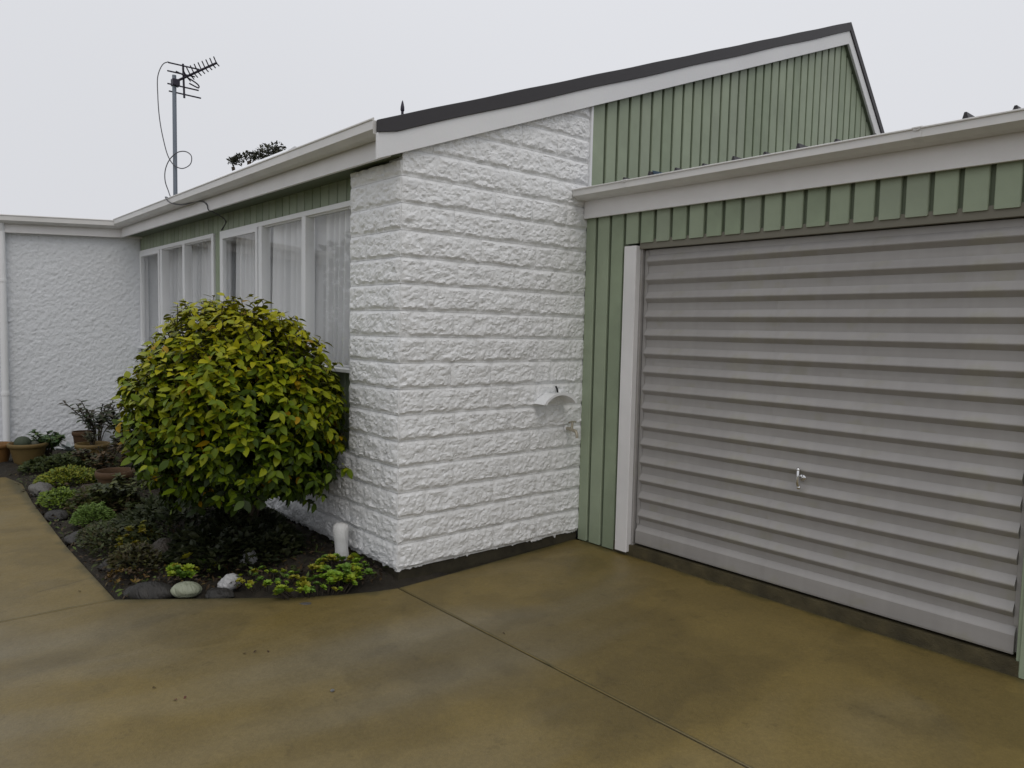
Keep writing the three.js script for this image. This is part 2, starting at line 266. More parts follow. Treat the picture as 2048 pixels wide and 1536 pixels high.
// barge boards, cappings and roof
const roof = partGroup('roof', house);
const ZB = 0.05, XE = 7.0;
mesh('barge_board', prism([[-F1, rake(-F1)], [XA, rake(XA)], [XA, rake(XA) + TW + 0.02], [-F1, rake(-F1) + TW + 0.02]], 0.026, ZB, 0.003), M.barge, roof);
mesh('barge_board', prism([[XA + 0.001, rake(XA)], [XE, rake(XE)], [XE + 0.10, rake(XE) + 0.10], [XA + 0.001, rake(XA) + TW + 0.02]], 0.026, ZB, 0.003), M.barge, roof);
{
  const lo = (x) => rake(x) + TW + 0.0035 * Math.sin(x * 5.1), n = 44, bottom = [], topp = [];
  for (let i = 0; i <= n; i++) { const x = lerp(-F1 + 0.002, XA, i / n); bottom.push([x, (i === 0 ? rake(x) + TW + 0.02 : lo(x))]); topp.unshift([x, rake(x) + TB + 0.0015 * Math.sin(x * 9)]); }
  mesh('barge_capping', prism([...bottom, ...topp], 0.03, 0.062, 0.003), M.roof, roof);
  mesh('barge_capping', prism([[XA + 0.002, rake(XA) + TW], [XE + 0.10, rake(XE) + 0.09], [XE + 0.17, rake(XE) + 0.12], [XA + 0.002, rake(XA) + TB]], 0.03, 0.062, 0.003), M.roof, roof);
  // long run of ribbed roofing, both slopes
  const sheet = (xa, xb, z0, z1) => prism([[xa, rake(xa) + TB - 0.07], [xb, rake(xb) + TB - 0.07], [xb, rake(xb) + TB - 0.02], [xa, rake(xa) + TB - 0.02]], z0, z1, 0);
  mesh('roof_sheet', [sheet(-0.17, XA, -13, 0.028), sheet(XA, XE, -13, 0.028)], M.roof, roof);
  const cap = prism([[XA - 0.16, rake(XA - 0.16) + TB - 0.015], [XA, rake(XA) + TB + 0.0], [XA + 0.1, rake(XA + 0.1) + TB - 0.005], [XA + 0.09, rake(XA + 0.1) + TB - 0.02], [XA, rake(XA) + TB - 0.018], [XA - 0.16, rake(XA - 0.16) + TB - 0.022]], -13, 0.03, 0);
  mesh('ridge_cap', cap, M.roof, roof);
  // dark lining under the verge
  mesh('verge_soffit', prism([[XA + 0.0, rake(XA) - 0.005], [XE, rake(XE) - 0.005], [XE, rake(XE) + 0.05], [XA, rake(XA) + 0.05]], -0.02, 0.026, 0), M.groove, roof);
}
// pale raised roof seen just over the gutter
mesh('raised_roof', prism([[1.2, 3.20], [2.65, 4.27], [2.68, 4.27], [3.9, 3.4], [3.9, 3.2], [1.2, 3.15]], -11.2, -7.3, 0.003), M.roofPale, house);

// window wall (faces the garden, plane x = 0.1)
const XW = 0.1;
const clad = partGroup('window_wall_cladding', house);
{
  const back = [cbox(0.128, 0.20, 2.356, 2.62, -6.06, -0.60, 0), cbox(0.128, 0.20, 0.60, 1.18, -6.06, -0.60, 0), cbox(0.128, 0.16, 1.18, 2.356, -3.450, -3.305, 0)];
  mesh('post', cbox(0.161, 0.20, 1.18, 2.356, -3.466, -3.289, 0), M.white, clad);
  mesh('backing', back, M.groove, clad);
  const p = 0.1322; let i = 0;
  for (let z = -0.615; z > -6.04; z -= p, i++) {
    const m = M.green[Math.floor(rnd() * 3)], za = Math.max(z - p + 0.012, -6.05);
    mesh('board', cbox(XW + 0.006, XW + 0.03, 2.358, 2.60, za, z, 0.004), m, clad);
    mesh('board', cbox(XW + 0.006, XW + 0.03, 0.63, 1.172, za, z, 0.004), m, clad);
  }
  mesh('board', cbox(XW + 0.004, XW + 0.03, 1.17, 2.36, -3.452, -3.381, 0.004), M.green[0], clad);
  mesh('board', cbox(XW + 0.004, XW + 0.03, 1.17, 2.36, -3.374, -3.303, 0.004), M.green[1], clad);
}
function windowUnit(za, zb, mull, label) {   // za far end, zb near end, mull = mullion centres, far to near
  const w = partGroup('window', house); tag(w, label);
  const y0 = 1.18, y1 = 2.356, f = 0.036, x0 = XW - 0.012, x1 = XW + 0.07;
  mesh('frame', [cbox(x0, x1, y1 - f, y1, za, zb, 0.003), cbox(x0, x1, y0 + 0.034, y1 - f, za, za + 0.06, 0.003), cbox(x0, x1, y0 + 0.034, y1 - f, zb - 0.06, zb, 0.003)], M.white, w);
  mesh('sill', prism([[x0 - 0.035, y0], [x1, y0], [x1, y0 + 0.034], [x0 - 0.035, y0 + 0.022]], za - 0.01, zb + 0.01, 0.003), M.white, w);
  const edges = [za + 0.06, ...mull, zb - 0.06];
  for (const z of mull) mesh('mullion', cbox(x0 + 0.002, x1, y0 + 0.034, y1 - f, z - 0.034, z + 0.034, 0.003), M.white, w);
  for (let k = 0; k < edges.length - 1; k++) {
    const a = edges[k] + (k ? 0.034 : 0), b = edges[k + 1] - (k < edges.length - 2 ? 0.034 : 0), yb = y0 + 0.034, yt = y1 - f;
    const sash = k === 0, t = sash ? 0.034 : 0.010, xx = sash ? x0 - 0.010 : x0 + 0.02;
    if (sash) mesh('sash', [cbox(xx, xx + 0.04, yb + 0.004, yb + 0.004 + t, a + 0.004, b - 0.006, 0.003), cbox(xx, xx + 0.04, yt - t - 0.004, yt - 0.004, a + 0.004, b - 0.006, 0.003), cbox(xx, xx + 0.04, yb + 0.004 + t, yt - t - 0.004, a + 0.004, a + 0.004 + t, 0.003), cbox(xx, xx + 0.04, yb + 0.004 + t, yt - t - 0.004, b - 0.006 - t, b - 0.006, 0.003)], M.white, w);
    else for (const y of [yb, yt - t]) mesh('bead', cbox(xx, xx + 0.02, y, y + t, a, b, 0.002), M.white, w);
    const pane = new THREE.PlaneGeometry(b - a - 2 * t + 0.008, yt - yb - 2 * t + 0.004); pane.rotateY(-Math.PI / 2); pane.translate(xx + 0.018, (yb + yt) / 2, (a + b) / 2);
    mesh('pane', pane, M.glass, w);
  }
  return w;
}
windowUnit(-6.03, -3.465, [-5.165, -4.37], 'three pane window at the far left beside the stucco wall');
windowUnit(-3.290, -0.62, [-2.345, -1.515], 'three pane window next to the white block corner');
mesh('opening_lining', [cbox(0.172, 0.20, 1.16, 2.36, -6.06, -6.03, 0), cbox(0.172, 0.2, 1.16, 2.4, -0.62, -0.59, 0)], M.inner, house);

// eaves along the garden side: soffit, fascia, gutter. Profiles in (x, y), swept along z
const eaves = partGroup('garden_eaves', house);
const rise = (z) => 0.0018 * Math.max(0, -z);       // the old eaves lift very slightly to the far end
function lift(g, k = 1) { const p = g.attributes.position; for (let i = 0; i < p.count; i++) p.setY(i, p.getY(i) + k * rise(p.getZ(i))); return g; }
const gutterProfile = (x, y, s = -1) => [[x, y], [x - s * 0.006, y + 0.004], [x - s * 0.012, y], [x - s * 0.010, y - 0.012], [x - s * 0.008, y - 0.058], [x - s * 0.036, y - 0.082], [x - s * 0.094, y - 0.084], [x - s * 0.094, y - 0.090], [x - s * 0.034, y - 0.089], [x - s * 0.0, y - 0.063], [x - s * 0.001, y - 0.014], [x + s * 0.005, y - 0.010], [x + s * 0.005, y - 0.003]];
mesh('fascia', lift(cbox(-0.112, -0.09, 2.490, 2.66, -6.02, 0.027, 0.003)), M.trim, eaves);
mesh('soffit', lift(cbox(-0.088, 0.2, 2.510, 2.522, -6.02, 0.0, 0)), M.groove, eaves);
mesh('gutter', lift(prism(gutterProfile(-0.213, 2.687), -5.93, 0.024, 0)), M.gutter, eaves);
mesh('gutter_end', cbox(-0.207, -0.118, 2.60, 2.676, 0.018, 0.0235, 0.001), M.gutter, eaves);

// stucco wing across the far end, set a little off square
const wing = partGroup('stucco_wing', house);
const A0 = new THREE.Vector3(0.1, 0, -6.05), dirW = new THREE.Vector3(-1.35, 0, -0.45).normalize(), nW = new THREE.Vector3(dirW.z, 0, -dirW.x);
if (nW.z < 0) nW.negate();
// local axes: x runs back along the wall towards the corner (x = 0 at the corner, negative away), z out of the wall
const wingM = new THREE.Matrix4().makeBasis(dirW.clone().negate(), new THREE.Vector3(0, 1, 0), nW).setPosition(A0);
const wl = (g, fall = 0) => { if (fall) { const p = g.attributes.position; for (let i = 0; i < p.count; i++) p.setY(i, p.getY(i) + p.getX(i) * fall); } return g.applyMatrix4(wingM); };
{
  const W = 1.62, H = 2.75, nx = 150, ny = 250, g = new THREE.PlaneGeometry(W, H, nx, ny); g.translate(-W / 2, H / 2 - 0.2, 0);
  const p = g.attributes.position;
  for (let i = 0; i < p.count; i++) { const x = p.getX(i), y = p.getY(i); const wx = x + 0.02 * fbm(x * 30, y * 30, 71, 2), wy = y + 0.02 * fbm(x * 30, y * 30, 72, 2); p.setZ(i, 0.004 * facet(wx + 3, wy + 3, 0.036, 61) + 0.008 * facet(wx + 7, wy, 0.017, 62) + 0.012 * (fbm(wx * 34, wy * 34, 5, 3) - 0.5)); g.attributes.uv.setXY(i, x, y); }
  g.computeVertexNormals(); mesh('stucco_wall', wl(g), M.stucco, wing);
  mesh('wall_core', wl(cbox(-3.0, 0.3, -0.3, 2.62, -0.2, -0.004, 0)), M.stucco, wing);
  const fall = 0.018;
  mesh('fascia', wl(cbox(-3.0, 0.16, 2.502, 2.66, 0.066, 0.088, 0.003), fall), M.trim, wing);
  mesh('soffit', wl(cbox(-3.0, 0.12, 2.512, 2.525, -0.02, 0.066, 0), fall), M.trim, wing);
  const gp = prism(gutterProfile(0, 0, -1).map(([a, b]) => [a, b]), 0, 3.12, 0); // turn so that the lip faces out
  gp.rotateY(Math.PI / 2); gp.translate(-3.0, 2.692, 0.186);
  mesh('gutter', wl(gp, fall), M.gutter, wing);
  mesh('wing_roof', wl(cbox(-3.0, -0.1, 2.62, 2.665, -3.5, 0.1, 0), fall), M.roofPale, wing);
  const px = -1.405; // downpipe at the frame's left edge
  mesh('downpipe', [wl(rod([px, -0.15, 0.075], [px, 2.52, 0.075], 0.038, 0.038, 16)), wl(rod([px, 2.50, 0.075], [px, 2.6, 0.12], 0.038, 0.038, 16)), wl(rod([px, 0.62, 0.075], [px, 0.66, 0.075], 0.044, 0.044, 16)), wl(rod([px, 1.92, 0.075], [px, 1.95, 0.075], 0.043, 0.043, 16))], M.white, wing);
}
// the rest of the shell, so that the rooms are closed
mesh('house_shell', [cbox(6.6, 6.75, -0.3, 3.2, -13, -0.1, 0), prism([[0.1, -0.3], [6.6, -0.3], [6.6, rake(6.6)], [XA, rake(XA)], [0.1, rake(0.1)]], -12.99, -12.9, 0), cbox(1.5, 6.7, -0.3, 2.5, -0.3, -0.105, 0), cbox(0.21, 6.6, -0.3, -0.2, -12.9, -0.31, 0), cbox(0.1, 0.21, -0.3, 2.6, -13, -6.3, 0)], M.inner, house);
mesh('room_ceiling', cbox(0.2, 6.6, 2.46, 2.50, -12.9, -0.31, 0), M.inner, house);
mesh('room_wall', cbox(1.6, 1.7, -0.2, 2.46, -6.3, -0.31, 0), M.inner, house);

// ---------------------------------------------------------------- the garage
const garage = thing('garage', 'attached garage with sage green boards and ribbed roller style door', 'garage');
const gclad = partGroup('garage_cladding', garage);
{
  const xs = 1.588, p = 0.1322, yt = 2.44;
  mesh('backing', [cbox(xs + 0.022, xs + 0.12, -0.1, yt, 0.003, 0.392, 0), cbox(xs + 0.022, xs + 0.12, 2.135, yt, 0.393, 3.9, 0), cbox(xs + 0.022, xs + 0.12, -0.1, 2.134, 2.86, 3.9, 0)], M.groove, gclad);
  const edges = [0.004, 0.106]; for (let z = 0.239; z < 3.8; z += p) edges.push(z);
  for (let k = 0; k < edges.length - 1; k++) {
    const a = edges[k] + (k ? 0.012 : 0), b = edges[k + 1] - 0.012, m = M.green[Math.floor(rnd() * 3)];
    const low = b < 0.392 || a > 2.86;
    mesh('board', cbox(xs, xs + 0.024, low ? -0.062 : 2.112, yt, a, b, 0.004), m, gclad);
  }
  mesh('door_post', cbox(xs - 0.001, xs + 0.06, -0.066, 2.11, 2.862, 2.925, 0.004), M.green[1], gclad);
}
{
  const d = partGroup('door_frame', garage);
  mesh('jamb', cbox(1.564, 1.66, -0.045, 2.094, 0.394, 0.502, 0.004), M.trim, d);
  mesh('jamb_lining', cbox(1.61, 1.70, -0.045, 2.08, 0.503, 0.520, 0.002), M.door, d);
  mesh('jamb', cbox(1.60, 1.70, -0.045, 2.08, 2.846, 2.861, 0.002), M.green[1], d);
  mesh('head_stop', cbox(1.655, 1.72, 1.99, 2.07, 0.503, 2.861, 0.002), M.dark, d); mesh('head', cbox(1.598, 1.70, 2.072, 2.133, 0.503, 2.861, 0.003), M.head, d);
}
const door = partGroup('garage_door', garage);
{
  const X = 1.640, zl = 0.526, zr = 2.838;
  mesh('door_sheet', cbox(X, X + 0.008, 0.03, 2.066, zl, zr, 0.001), M.door, door);
  const ribGeo = (() => { const g = prism([[X - 0.0005, -0.003], [X - 0.027, 0.024], [X - 0.029, 0.029], [X - 0.028, 0.034], [X - 0.003, 0.068], [X - 0.0005, 0.073], [X + 0.004, 0.04]], zl + 0.030, zr - 0.022, 0.0); return g; })();
  const crease = toCreasedNormals(ribGeo, 0.35);
  for (let k = 0; k < 15; k++) { const m = mesh('rib', crease, M.door, door); m.position.y = 0.197 + k * 0.1258; }
  mesh('bottom_rail', prism([[X - 0.0005, 0.024], [X - 0.024, 0.024], [X - 0.026, 0.034], [X - 0.026, 0.115], [X - 0.022, 0.122], [X - 0.003, 0.150], [X - 0.0005, 0.152]], zl + 0.012, zr - 0.008, 0.002), M.door, door);
  mesh('edge_strip', [cbox(X - 0.006, X + 0.0, 0.16, 2.06, zl, zl + 0.028, 0.001), cbox(X - 0.006, X, 0.16, 2.06, zr - 0.02, zr, 0.001)], M.door, door);
  // T handle with rose
  const hz = 1.735, hy = 0.685, rose = lathe([[0, 0.014], [0.014, 0.013], [0.022, 0.006], [0.024, 0]], 20); rose.rotateZ(Math.PI / 2); rose.translate(X, hy, hz);
  const stem = rod([X, hy, hz], [X - 0.05, hy, hz], 0.009, 0.008, 12), grip = tube([[X - 0.047, hy + 0.050, hz - 0.004], [X - 0.056, hy + 0.022, hz], [X - 0.056, hy - 0.022, hz], [X - 0.046, hy - 0.052, hz + 0.004]], 0.0095, 16, 10);
  const knob1 = new THREE.SphereGeometry(0.0125, 12, 8); knob1.translate(X - 0.047, hy + 0.050, hz - 0.004); const knob2 = knob1.clone(); knob2.translate(0.001, -0.102, 0.008);
  mesh('door_handle', [rose, stem, grip, knob1, knob2], M.chrome, door);
}
mesh('threshold', cbox(1.592, 1.9, -0.3, 0.006, 0.35, 2.9, 0.006), std(1, 1, 1, 0.7, { map: mottled(0.062, 0.050, 0.022, 0.6, 65, 9, 0.8), bumpMap: grainBump, bumpScale: 0.006 }), garage);
{
  const e = partGroup('garage_eaves', garage);
  mesh('fascia', cbox(1.549, 1.572, 2.319, 2.50, 0.012, 3.9, 0.003), M.trim, e);
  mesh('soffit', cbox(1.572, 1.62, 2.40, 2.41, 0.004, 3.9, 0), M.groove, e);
  const prof = gutterProfile(1.420, 2.512).map(([x, y]) => [1.42 + (x - 1.42) * 1.33, 2.512 + (y - 2.512) * 0.78]);
  mesh('gutter', prism(prof, 0.018, 3.9, 0), M.gutter, e);
  mesh('gutter_end', prism([[1.424, 2.50], [1.43, 2.466], [1.484, 2.442], [1.545, 2.442], [1.545, 2.50]], 0.018, 0.022, 0), M.gutter, e);
  for (const z of [0.50, 2.335]) { // joint sleeves with clips
    const s = prof.map(([x, y]) => [x, y]);
    const j = prism(gutterProfile(1.4175, 2.5145).map(([x, y]) => [1.4175 + (x - 1.4175) * 1.34, 2.5145 + (y - 2.5145) * 0.80]), z - 0.022, z + 0.022, 0);
    const clip = tube([[1.418, 2.505, z - 0.018], [1.414, 2.5, z - 0.012], [1.413, 2.497, z], [1.414, 2.5, z + 0.012], [1.418, 2.505, z + 0.018]], 0.003, 16, 6);
    mesh('gutter_joint', [j, clip], M.gutter, e);
  }
  mesh('barge_end', cbox(1.571, 1.59, 2.32, 2.46, 0.004, 0.011, 0), M.trim, e);
}
{
  const r = partGroup('garage_roof', garage);
  const rg = prism([[0, -0.034], [0, 0.0], [0.018, 0.026], [0.034, 0.026], [0.052, 0.0], [0.052, -0.034]], 0, 5.2, 0);
  mesh('roof_sheet', cbox(1.47, 6.6, 2.476, 2.484, 0.02, 3.9, 0), M.roof, r);
  const zs = [0.458, 0.674, 0.885, 1.09, 1.299, 1.503, 1.704, 1.916, 2.115, 2.32, 2.528, 2.729, 2.94];
  zs.forEach((z, i) => { const k = [1.15, 1.5, 1.2, 1.0, 1.4, 1.1, 1.55, 1.05, 0.7, 0.5, 1.6, 1.15, 1.1][i]; const g = rg.clone(); g.scale(0.62, k, 1); g.rotateY(Math.PI / 2); g.translate(1.462, 2.512, z + 0.016); mesh('roof_rib', g, M.roof, r); });
  const flap = prism([[0, 0], [0.085, 0.004], [0.08, 0.026], [0.02, 0.045], [0.0, 0.05]], 0, 0.004, 0.001); flap.rotateY(-Math.PI / 2); flap.translate(1.50, 2.512, 0.672);
  mesh('closure_strip', flap, std(0.06, 0.10, 0.14, 0.6), r);
  mesh('garage_shell', [cbox(6.6, 6.75, -0.3, 2.47, 0, 4, 0), cbox(1.73, 6.6, -0.3, 2.47, 3.9, 4.0, 0), cbox(1.75, 6.6, -0.3, -0.02, 0.02, 3.9, 0)], M.inner, garage);
}

// ---------------------------------------------------------------- curtains
function curtain(za, zb, seed, label) {
  const R = mulberry(seed), nx = 300, ny = 6, g = new THREE.PlaneGeometry(zb - za, 1.26, nx, ny); g.rotateY(-Math.PI / 2); g.translate(0.235, 1.775, (za + zb) / 2); const xc = zb < -3 ? 0.32 : 0.235;
  const p = g.attributes.position, ph = rr(0, 9, R);
  for (let i = 0; i < p.count; i++) {
    const z = p.getZ(i), w = z + 0.035 * Math.sin(z * 7 + ph) + 0.02 * Math.sin(z * 17 + ph * 2), t = (p.getY(i) - 1.15) / 1.26;
    p.setX(i, xc + (0.042 * Math.sin(w * 46 + ph + 1.4 * Math.sin(z * 5)) + 0.016 * Math.sin(w * 111 + 2) + 0.02 * Math.sin(z * 9)) * (0.75 + 0.4 * (1 - t)));
  }
  g.computeVertexNormals();
  return tag(mesh('curtain', g, M.curtain), label, 'curtain', 'net curtains in the windows');
}
curtain(-6.0, -3.70, 3, 'pale net curtain in the far window beside the stucco wall');
curtain(-3.95, -0.63, 8, 'pale pleated net curtain in the window next to the block corner');

// ---------------------------------------------------------------- television aerial and its cable
const mastX = 0.14, mastZ = -4.78, mastTop = 4.150;
const aerial = thing('television_aerial', 'dark television aerial on a grey mast above the garden gutter', 'aerial', [mastX, 2.74, mastZ]);
const camR = new THREE.Vector3(0.756, 0, 0.654);
{
  const H = mastTop - 2.74;
  mesh('mast', rod([0, 0, 0], [0, H, 0], 0.022, 0.021, 14), M.galv, aerial);
  mesh('mast_bracket', [cbox(-0.05, 0.05, -0.01, 0.012, -0.06, 0.06, 0.002), rod([0, 0.01, 0], [0, 0.08, 0], 0.03, 0.028, 12)], M.galv, aerial);
  // boom points right, up and slightly away; reflector rods cross it
  const bo = new THREE.Vector3(0.30, 0.185, 0.24), b0 = new THREE.Vector3(0.03, H - 0.055, 0.03), dir = bo.clone().normalize();
  const right = new THREE.Vector3().crossVectors(dir, new THREE.Vector3(0, 1, 0)).normalize();          // element axis
  const el = new THREE.Vector3(0.30, -0.10, 0.03).normalize(), P = (v) => [v.x, v.y, v.z];
  const tip = b0.clone().addScaledVector(dir, 0.46);
  mesh('boom', [rod(P(b0.clone().addScaledVector(dir, -0.02)), P(tip), 0.013, 0.012, 8)], M.black, aerial);
  mesh('clamp', [cbox(-0.028, 0.045, H - 0.115, H - 0.045, -0.03, 0.05, 0.004)], M.black, aerial);
  const rc = new THREE.Vector3(0.078, H - 0.02, 0.055);
  mesh('reflector_post', rod([rc.x, H + 0.125, rc.z - 0.01], [rc.x + 0.004, H - 0.235, rc.z + 0.01], 0.011, 0.011, 8), M.black, aerial);
  const rods = [[0.133, -0.165, 0.175], [0.045, -0.175, 0.125], [-0.089, -0.175, 0.165], [-0.165, -0.16, 0.19]];
  for (const [dy, l, r2] of rods) { const c = rc.clone(); c.y = H + dy - 0.03; const ax = camR.clone().multiplyScalar(1).add(new THREE.Vector3(0, -0.20, 0)).normalize(); mesh('reflector_rod', rod(P(c.clone().addScaledVector(ax, l)), P(c.clone().addScaledVector(ax, r2)), 0.0078, 0.0078, 6), M.black, aerial); }
  for (let k = 0; k < 9; k++) { // directors: shallow crosses along the boom
    const c = b0.clone().addScaledVector(dir, 0.10 + k * 0.044), L = 0.085 - k * 0.003, ax = new THREE.Vector3(0.42, -0.32, -0.35).normalize();
    const bend = new THREE.Vector3(0, 0.018, 0);
    mesh('director', [rod(P(c.clone().addScaledVector(ax, -L).add(bend)), P(c), 0.0062, 0.0062, 6), rod(P(c), P(c.clone().addScaledVector(ax, L).add(bend)), 0.0062, 0.0062, 6)], M.black, aerial);
  }
  const dp = b0.clone().addScaledVector(dir, 0.075);
  mesh('dipole', [tube([P(dp.clone().addScaledVector(el, -0.09).add(new THREE.Vector3(0, 0.02, 0))), P(dp.clone().addScaledVector(el, 0.0).add(new THREE.Vector3(0, 0.02, 0))), P(dp.clone().addScaledVector(el, 0.15).add(new THREE.Vector3(0, -0.005, 0))), P(dp.clone().addScaledVector(el, 0.155).add(new THREE.Vector3(0, -0.03, 0))), P(dp.clone().addScaledVector(el, 0.05).add(new THREE.Vector3(0, -0.035, 0)))], 0.0075, 30, 6)], M.black, aerial);
}
{ // cable: from the top reflector rod, down in a loop round the mast, over gutter and fascia to the boards
  const S0 = new THREE.Vector3(mastX, 0, mastZ), pt = (a, y, d = 0) => S0.clone().addScaledVector(camR, a).add(new THREE.Vector3(-0.3 * d, y, 0.9 * d));
  const u = 8.0 / 1486.5; // metres a pixel at the mast
  const px = (x, y, d = 0.02) => pt((x - 351) * u, 2.83 + (394 - y) * u, d);
  const pts = [px(340, 124), px(330, 128), px(319, 150), px(318, 190), px(321, 235), px(328, 275), px(338, 310), px(350, 327, 0.04), px(366, 333, 0.05), px(382, 324, 0.05), px(384, 308, 0.05), px(374, 300, 0.05), px(358, 301, 0.05), px(342, 314, 0.05), px(332, 335, 0.05), px(331, 358, 0.05), px(338, 380, 0.06)];
  pts.push(new THREE.Vector3(-0.15, 2.715, -3.98), new THREE.Vector3(-0.228, 2.70, -3.85), new THREE.Vector3(-0.222, 2.64, -3.74), new THREE.Vector3(-0.175, 2.598, -3.52), new THREE.Vector3(-0.125, 2.602, -3.20), new THREE.Vector3(-0.118, 2.55, -3.02), new THREE.Vector3(-0.118, 2.50, -2.98), new THREE.Vector3(-0.06, 2.49, -3.02), new THREE.Vector3(0.095, 2.44, -3.15), new THREE.Vector3(0.098, 2.37, -3.27));
  tag(mesh('aerial_cable', tube(pts, 0.0055, 260, 6), M.cable), 'thin grey aerial cable looping round the mast and down over the gutter', 'cable');
}
{ // slim dark pipe with pointed cap standing beyond the roof edge
  const d = new THREE.Vector3(0.361, 0.2, -0.9), base = new THREE.Vector3(0.63, 2.86, -1.0);
  const t = thing('vent_pipe', 'slim dark vent pipe with pointed cap rising behind the dark roof edge', 'pipe', [base.x, base.y, base.z]);
  mesh('pipe', rod([0, 0, 0], [0, 0.245, 0], 0.010, 0.010, 10), M.black, t);
  mesh('pipe_cap', lathe([[0, 0.325], [0.006, 0.312], [0.014, 0.275], [0.015, 0.25], [0.009, 0.24], [0, 0.24]], 12), M.black, t);
}

// ---------------------------------------------------------------- fittings on the block wall
{
  const h = thing('hose_hanger', 'white curved metal hose hanger on the block wall above the tap', 'hose hanger', [1.248, 0.985, 0.01]);
  const arc = []; const N = 18, R0 = 0.175, cy = -0.075;
  for (let i = 0; i <= N; i++) { const a = lerp(2.58, 0.56, i / N); arc.push([Math.cos(a) * R0, cy + Math.sin(a) * R0 * 0.82]); }
  const inner = arc.map(([x, y]) => [x * 0.972, (y - cy) * 0.965 + cy]).reverse();
  mesh('saddle', prism([...arc, ...inner], 0.0, 0.125, 0.001), M.white, h);
  mesh('saddle_lip', prism([...arc.map(([x, y]) => [x * 1.10, (y - cy) * 1.10 + cy]), ...inner], 0.125, 0.130, 0.001), M.white, h);
  mesh('hook', tube([[0.058, 0.118, 0.006], [0.060, 0.10, 0.018], [0.064, 0.085, 0.018], [0.075, 0.075, 0.010]], 0.006, 14, 6), M.dark, h);
}
{
  const t = thing('garden_tap', 'small weathered garden tap at the right end of the block wall', 'tap', [1.425, 0.79, 0.02]);
  mesh('pipe_stub', rod([0.0, 0, -0.02], [0.0, 0, 0.05], 0.011, 0.011, 12), M.brass, t);
  mesh('tap_body', [rod([0, 0, 0.03], [0, -0.012, 0.085], 0.014, 0.011, 12), tube([[0, -0.006, 0.06], [0, -0.012, 0.09], [0, -0.035, 0.105], [0, -0.06, 0.107]], 0.011, 16, 10), rod([0, 0.0, 0.05], [0.006, 0.045, 0.052], 0.011, 0.009, 12)], M.brass, t);
  mesh('tap_handle', [tube([[-0.03, 0.05, 0.05], [0, 0.054, 0.052], [0.04, 0.050, 0.054]], 0.006, 12, 8), rod([0.004, 0.04, 0.052], [0.005, 0.056, 0.052], 0.008, 0.007, 10)], M.brass, t);
  mesh('wall_flange', lathe([[0, 0.006], [0.02, 0.005], [0.024, 0]], 16).rotateX(Math.PI / 2).translate(0, 0, -0.004), M.white, t);
}
{ // white painted drain pipe stub in the bed against the corner
  const t = thing('drain_pipe', 'short white painted drain pipe standing in soil by the block corner', 'pipe', [-0.115, -0.06, -0.50]);
  const g = lathe([[0.044, 0], [0.046, 0.05], [0.042, 0.10], [0.044, 0.16], [0.050, 0.185], [0.052, 0.235], [0.045, 0.262], [0.025, 0.272], [0, 0.274]], 22);
  const p = g.attributes.position; for (let i = 0; i < p.count; i++) { const y = p.getY(i), k = 1 + 0.34 * (fbm(p.getX(i) * 24 + 5, y * 20 + p.getZ(i) * 18, 3, 3) - 0.5); p.setXYZ(i, p.getX(i) * k - 0.05 * y * y * 4 * 0.4, y, p.getZ(i) * k); }
  g.computeVertexNormals(); mesh('pipe_body', g, M.pipe, t);
 
}

// ---------------------------------------------------------------- plants
function leafGeo(len, wid, fold = 0.25, curl = 0.25, n = 4, tipw = 0.75) { // along +y, face to +z
  const pos = [], uv = [], idx = [];
  for (let j = 0; j <= n; j++) {
    const t = j / n, w = wid * 0.5 * Math.pow(Math.sin(Math.PI * Math.pow(t * 0.97 + 0.015, tipw)), 0.8), z = -curl * len * t * t, y = len * (t - 0.12 * curl * t * t);
    for (const s of [-1, 0, 1]) { pos.push(s * w, y, z + Math.abs(s) * w * fold); uv.push(s * 0.5 + 0.5, t); }
  }
  for (let j = 0; j < n; j++) for (let s = 0; s < 2; s++) { const a = j * 3 + s; idx.push(a, a + 1, a + 4, a, a + 4, a + 3); }
  const g = new THREE.BufferGeometry(); g.setAttribute('position', new THREE.Float32BufferAttribute(pos, 3)); g.setAttribute('uv', new THREE.Float32BufferAttribute(uv, 2)); g.setIndex(idx); g.computeVertexNormals(); return g;
}
const leafMat = (r, g, b, rough = 0.38, spec = 0.6) => phys(r, g, b, rough, { specularIntensity: spec, side: THREE.DoubleSide });
const bushMats = [[0.285, 0.275, 0.006], [0.185, 0.210, 0.006], [0.092, 0.135, 0.005], [0.038, 0.066, 0.005], [0.260, 0.165, 0.005], [0.016, 0.028, 0.004]].map((c) => leafMat(...c, 0.45, 0.32));  // the near black greens paint shade in the low and inner crown
const V = (x, y, z) => new THREE.Vector3(x, y, z);
function frame(pos, axis, normal, s) { // matrix: local y = axis, local z ~ normal
  const y = axis.clone().normalize(), x = new THREE.Vector3().crossVectors(y, normal).normalize(), z = new THREE.Vector3().crossVectors(x, y);
  return new THREE.Matrix4().makeBasis(x.multiplyScalar(s), y.multiplyScalar(s), z.multiplyScalar(s)).setPosition(pos);
}
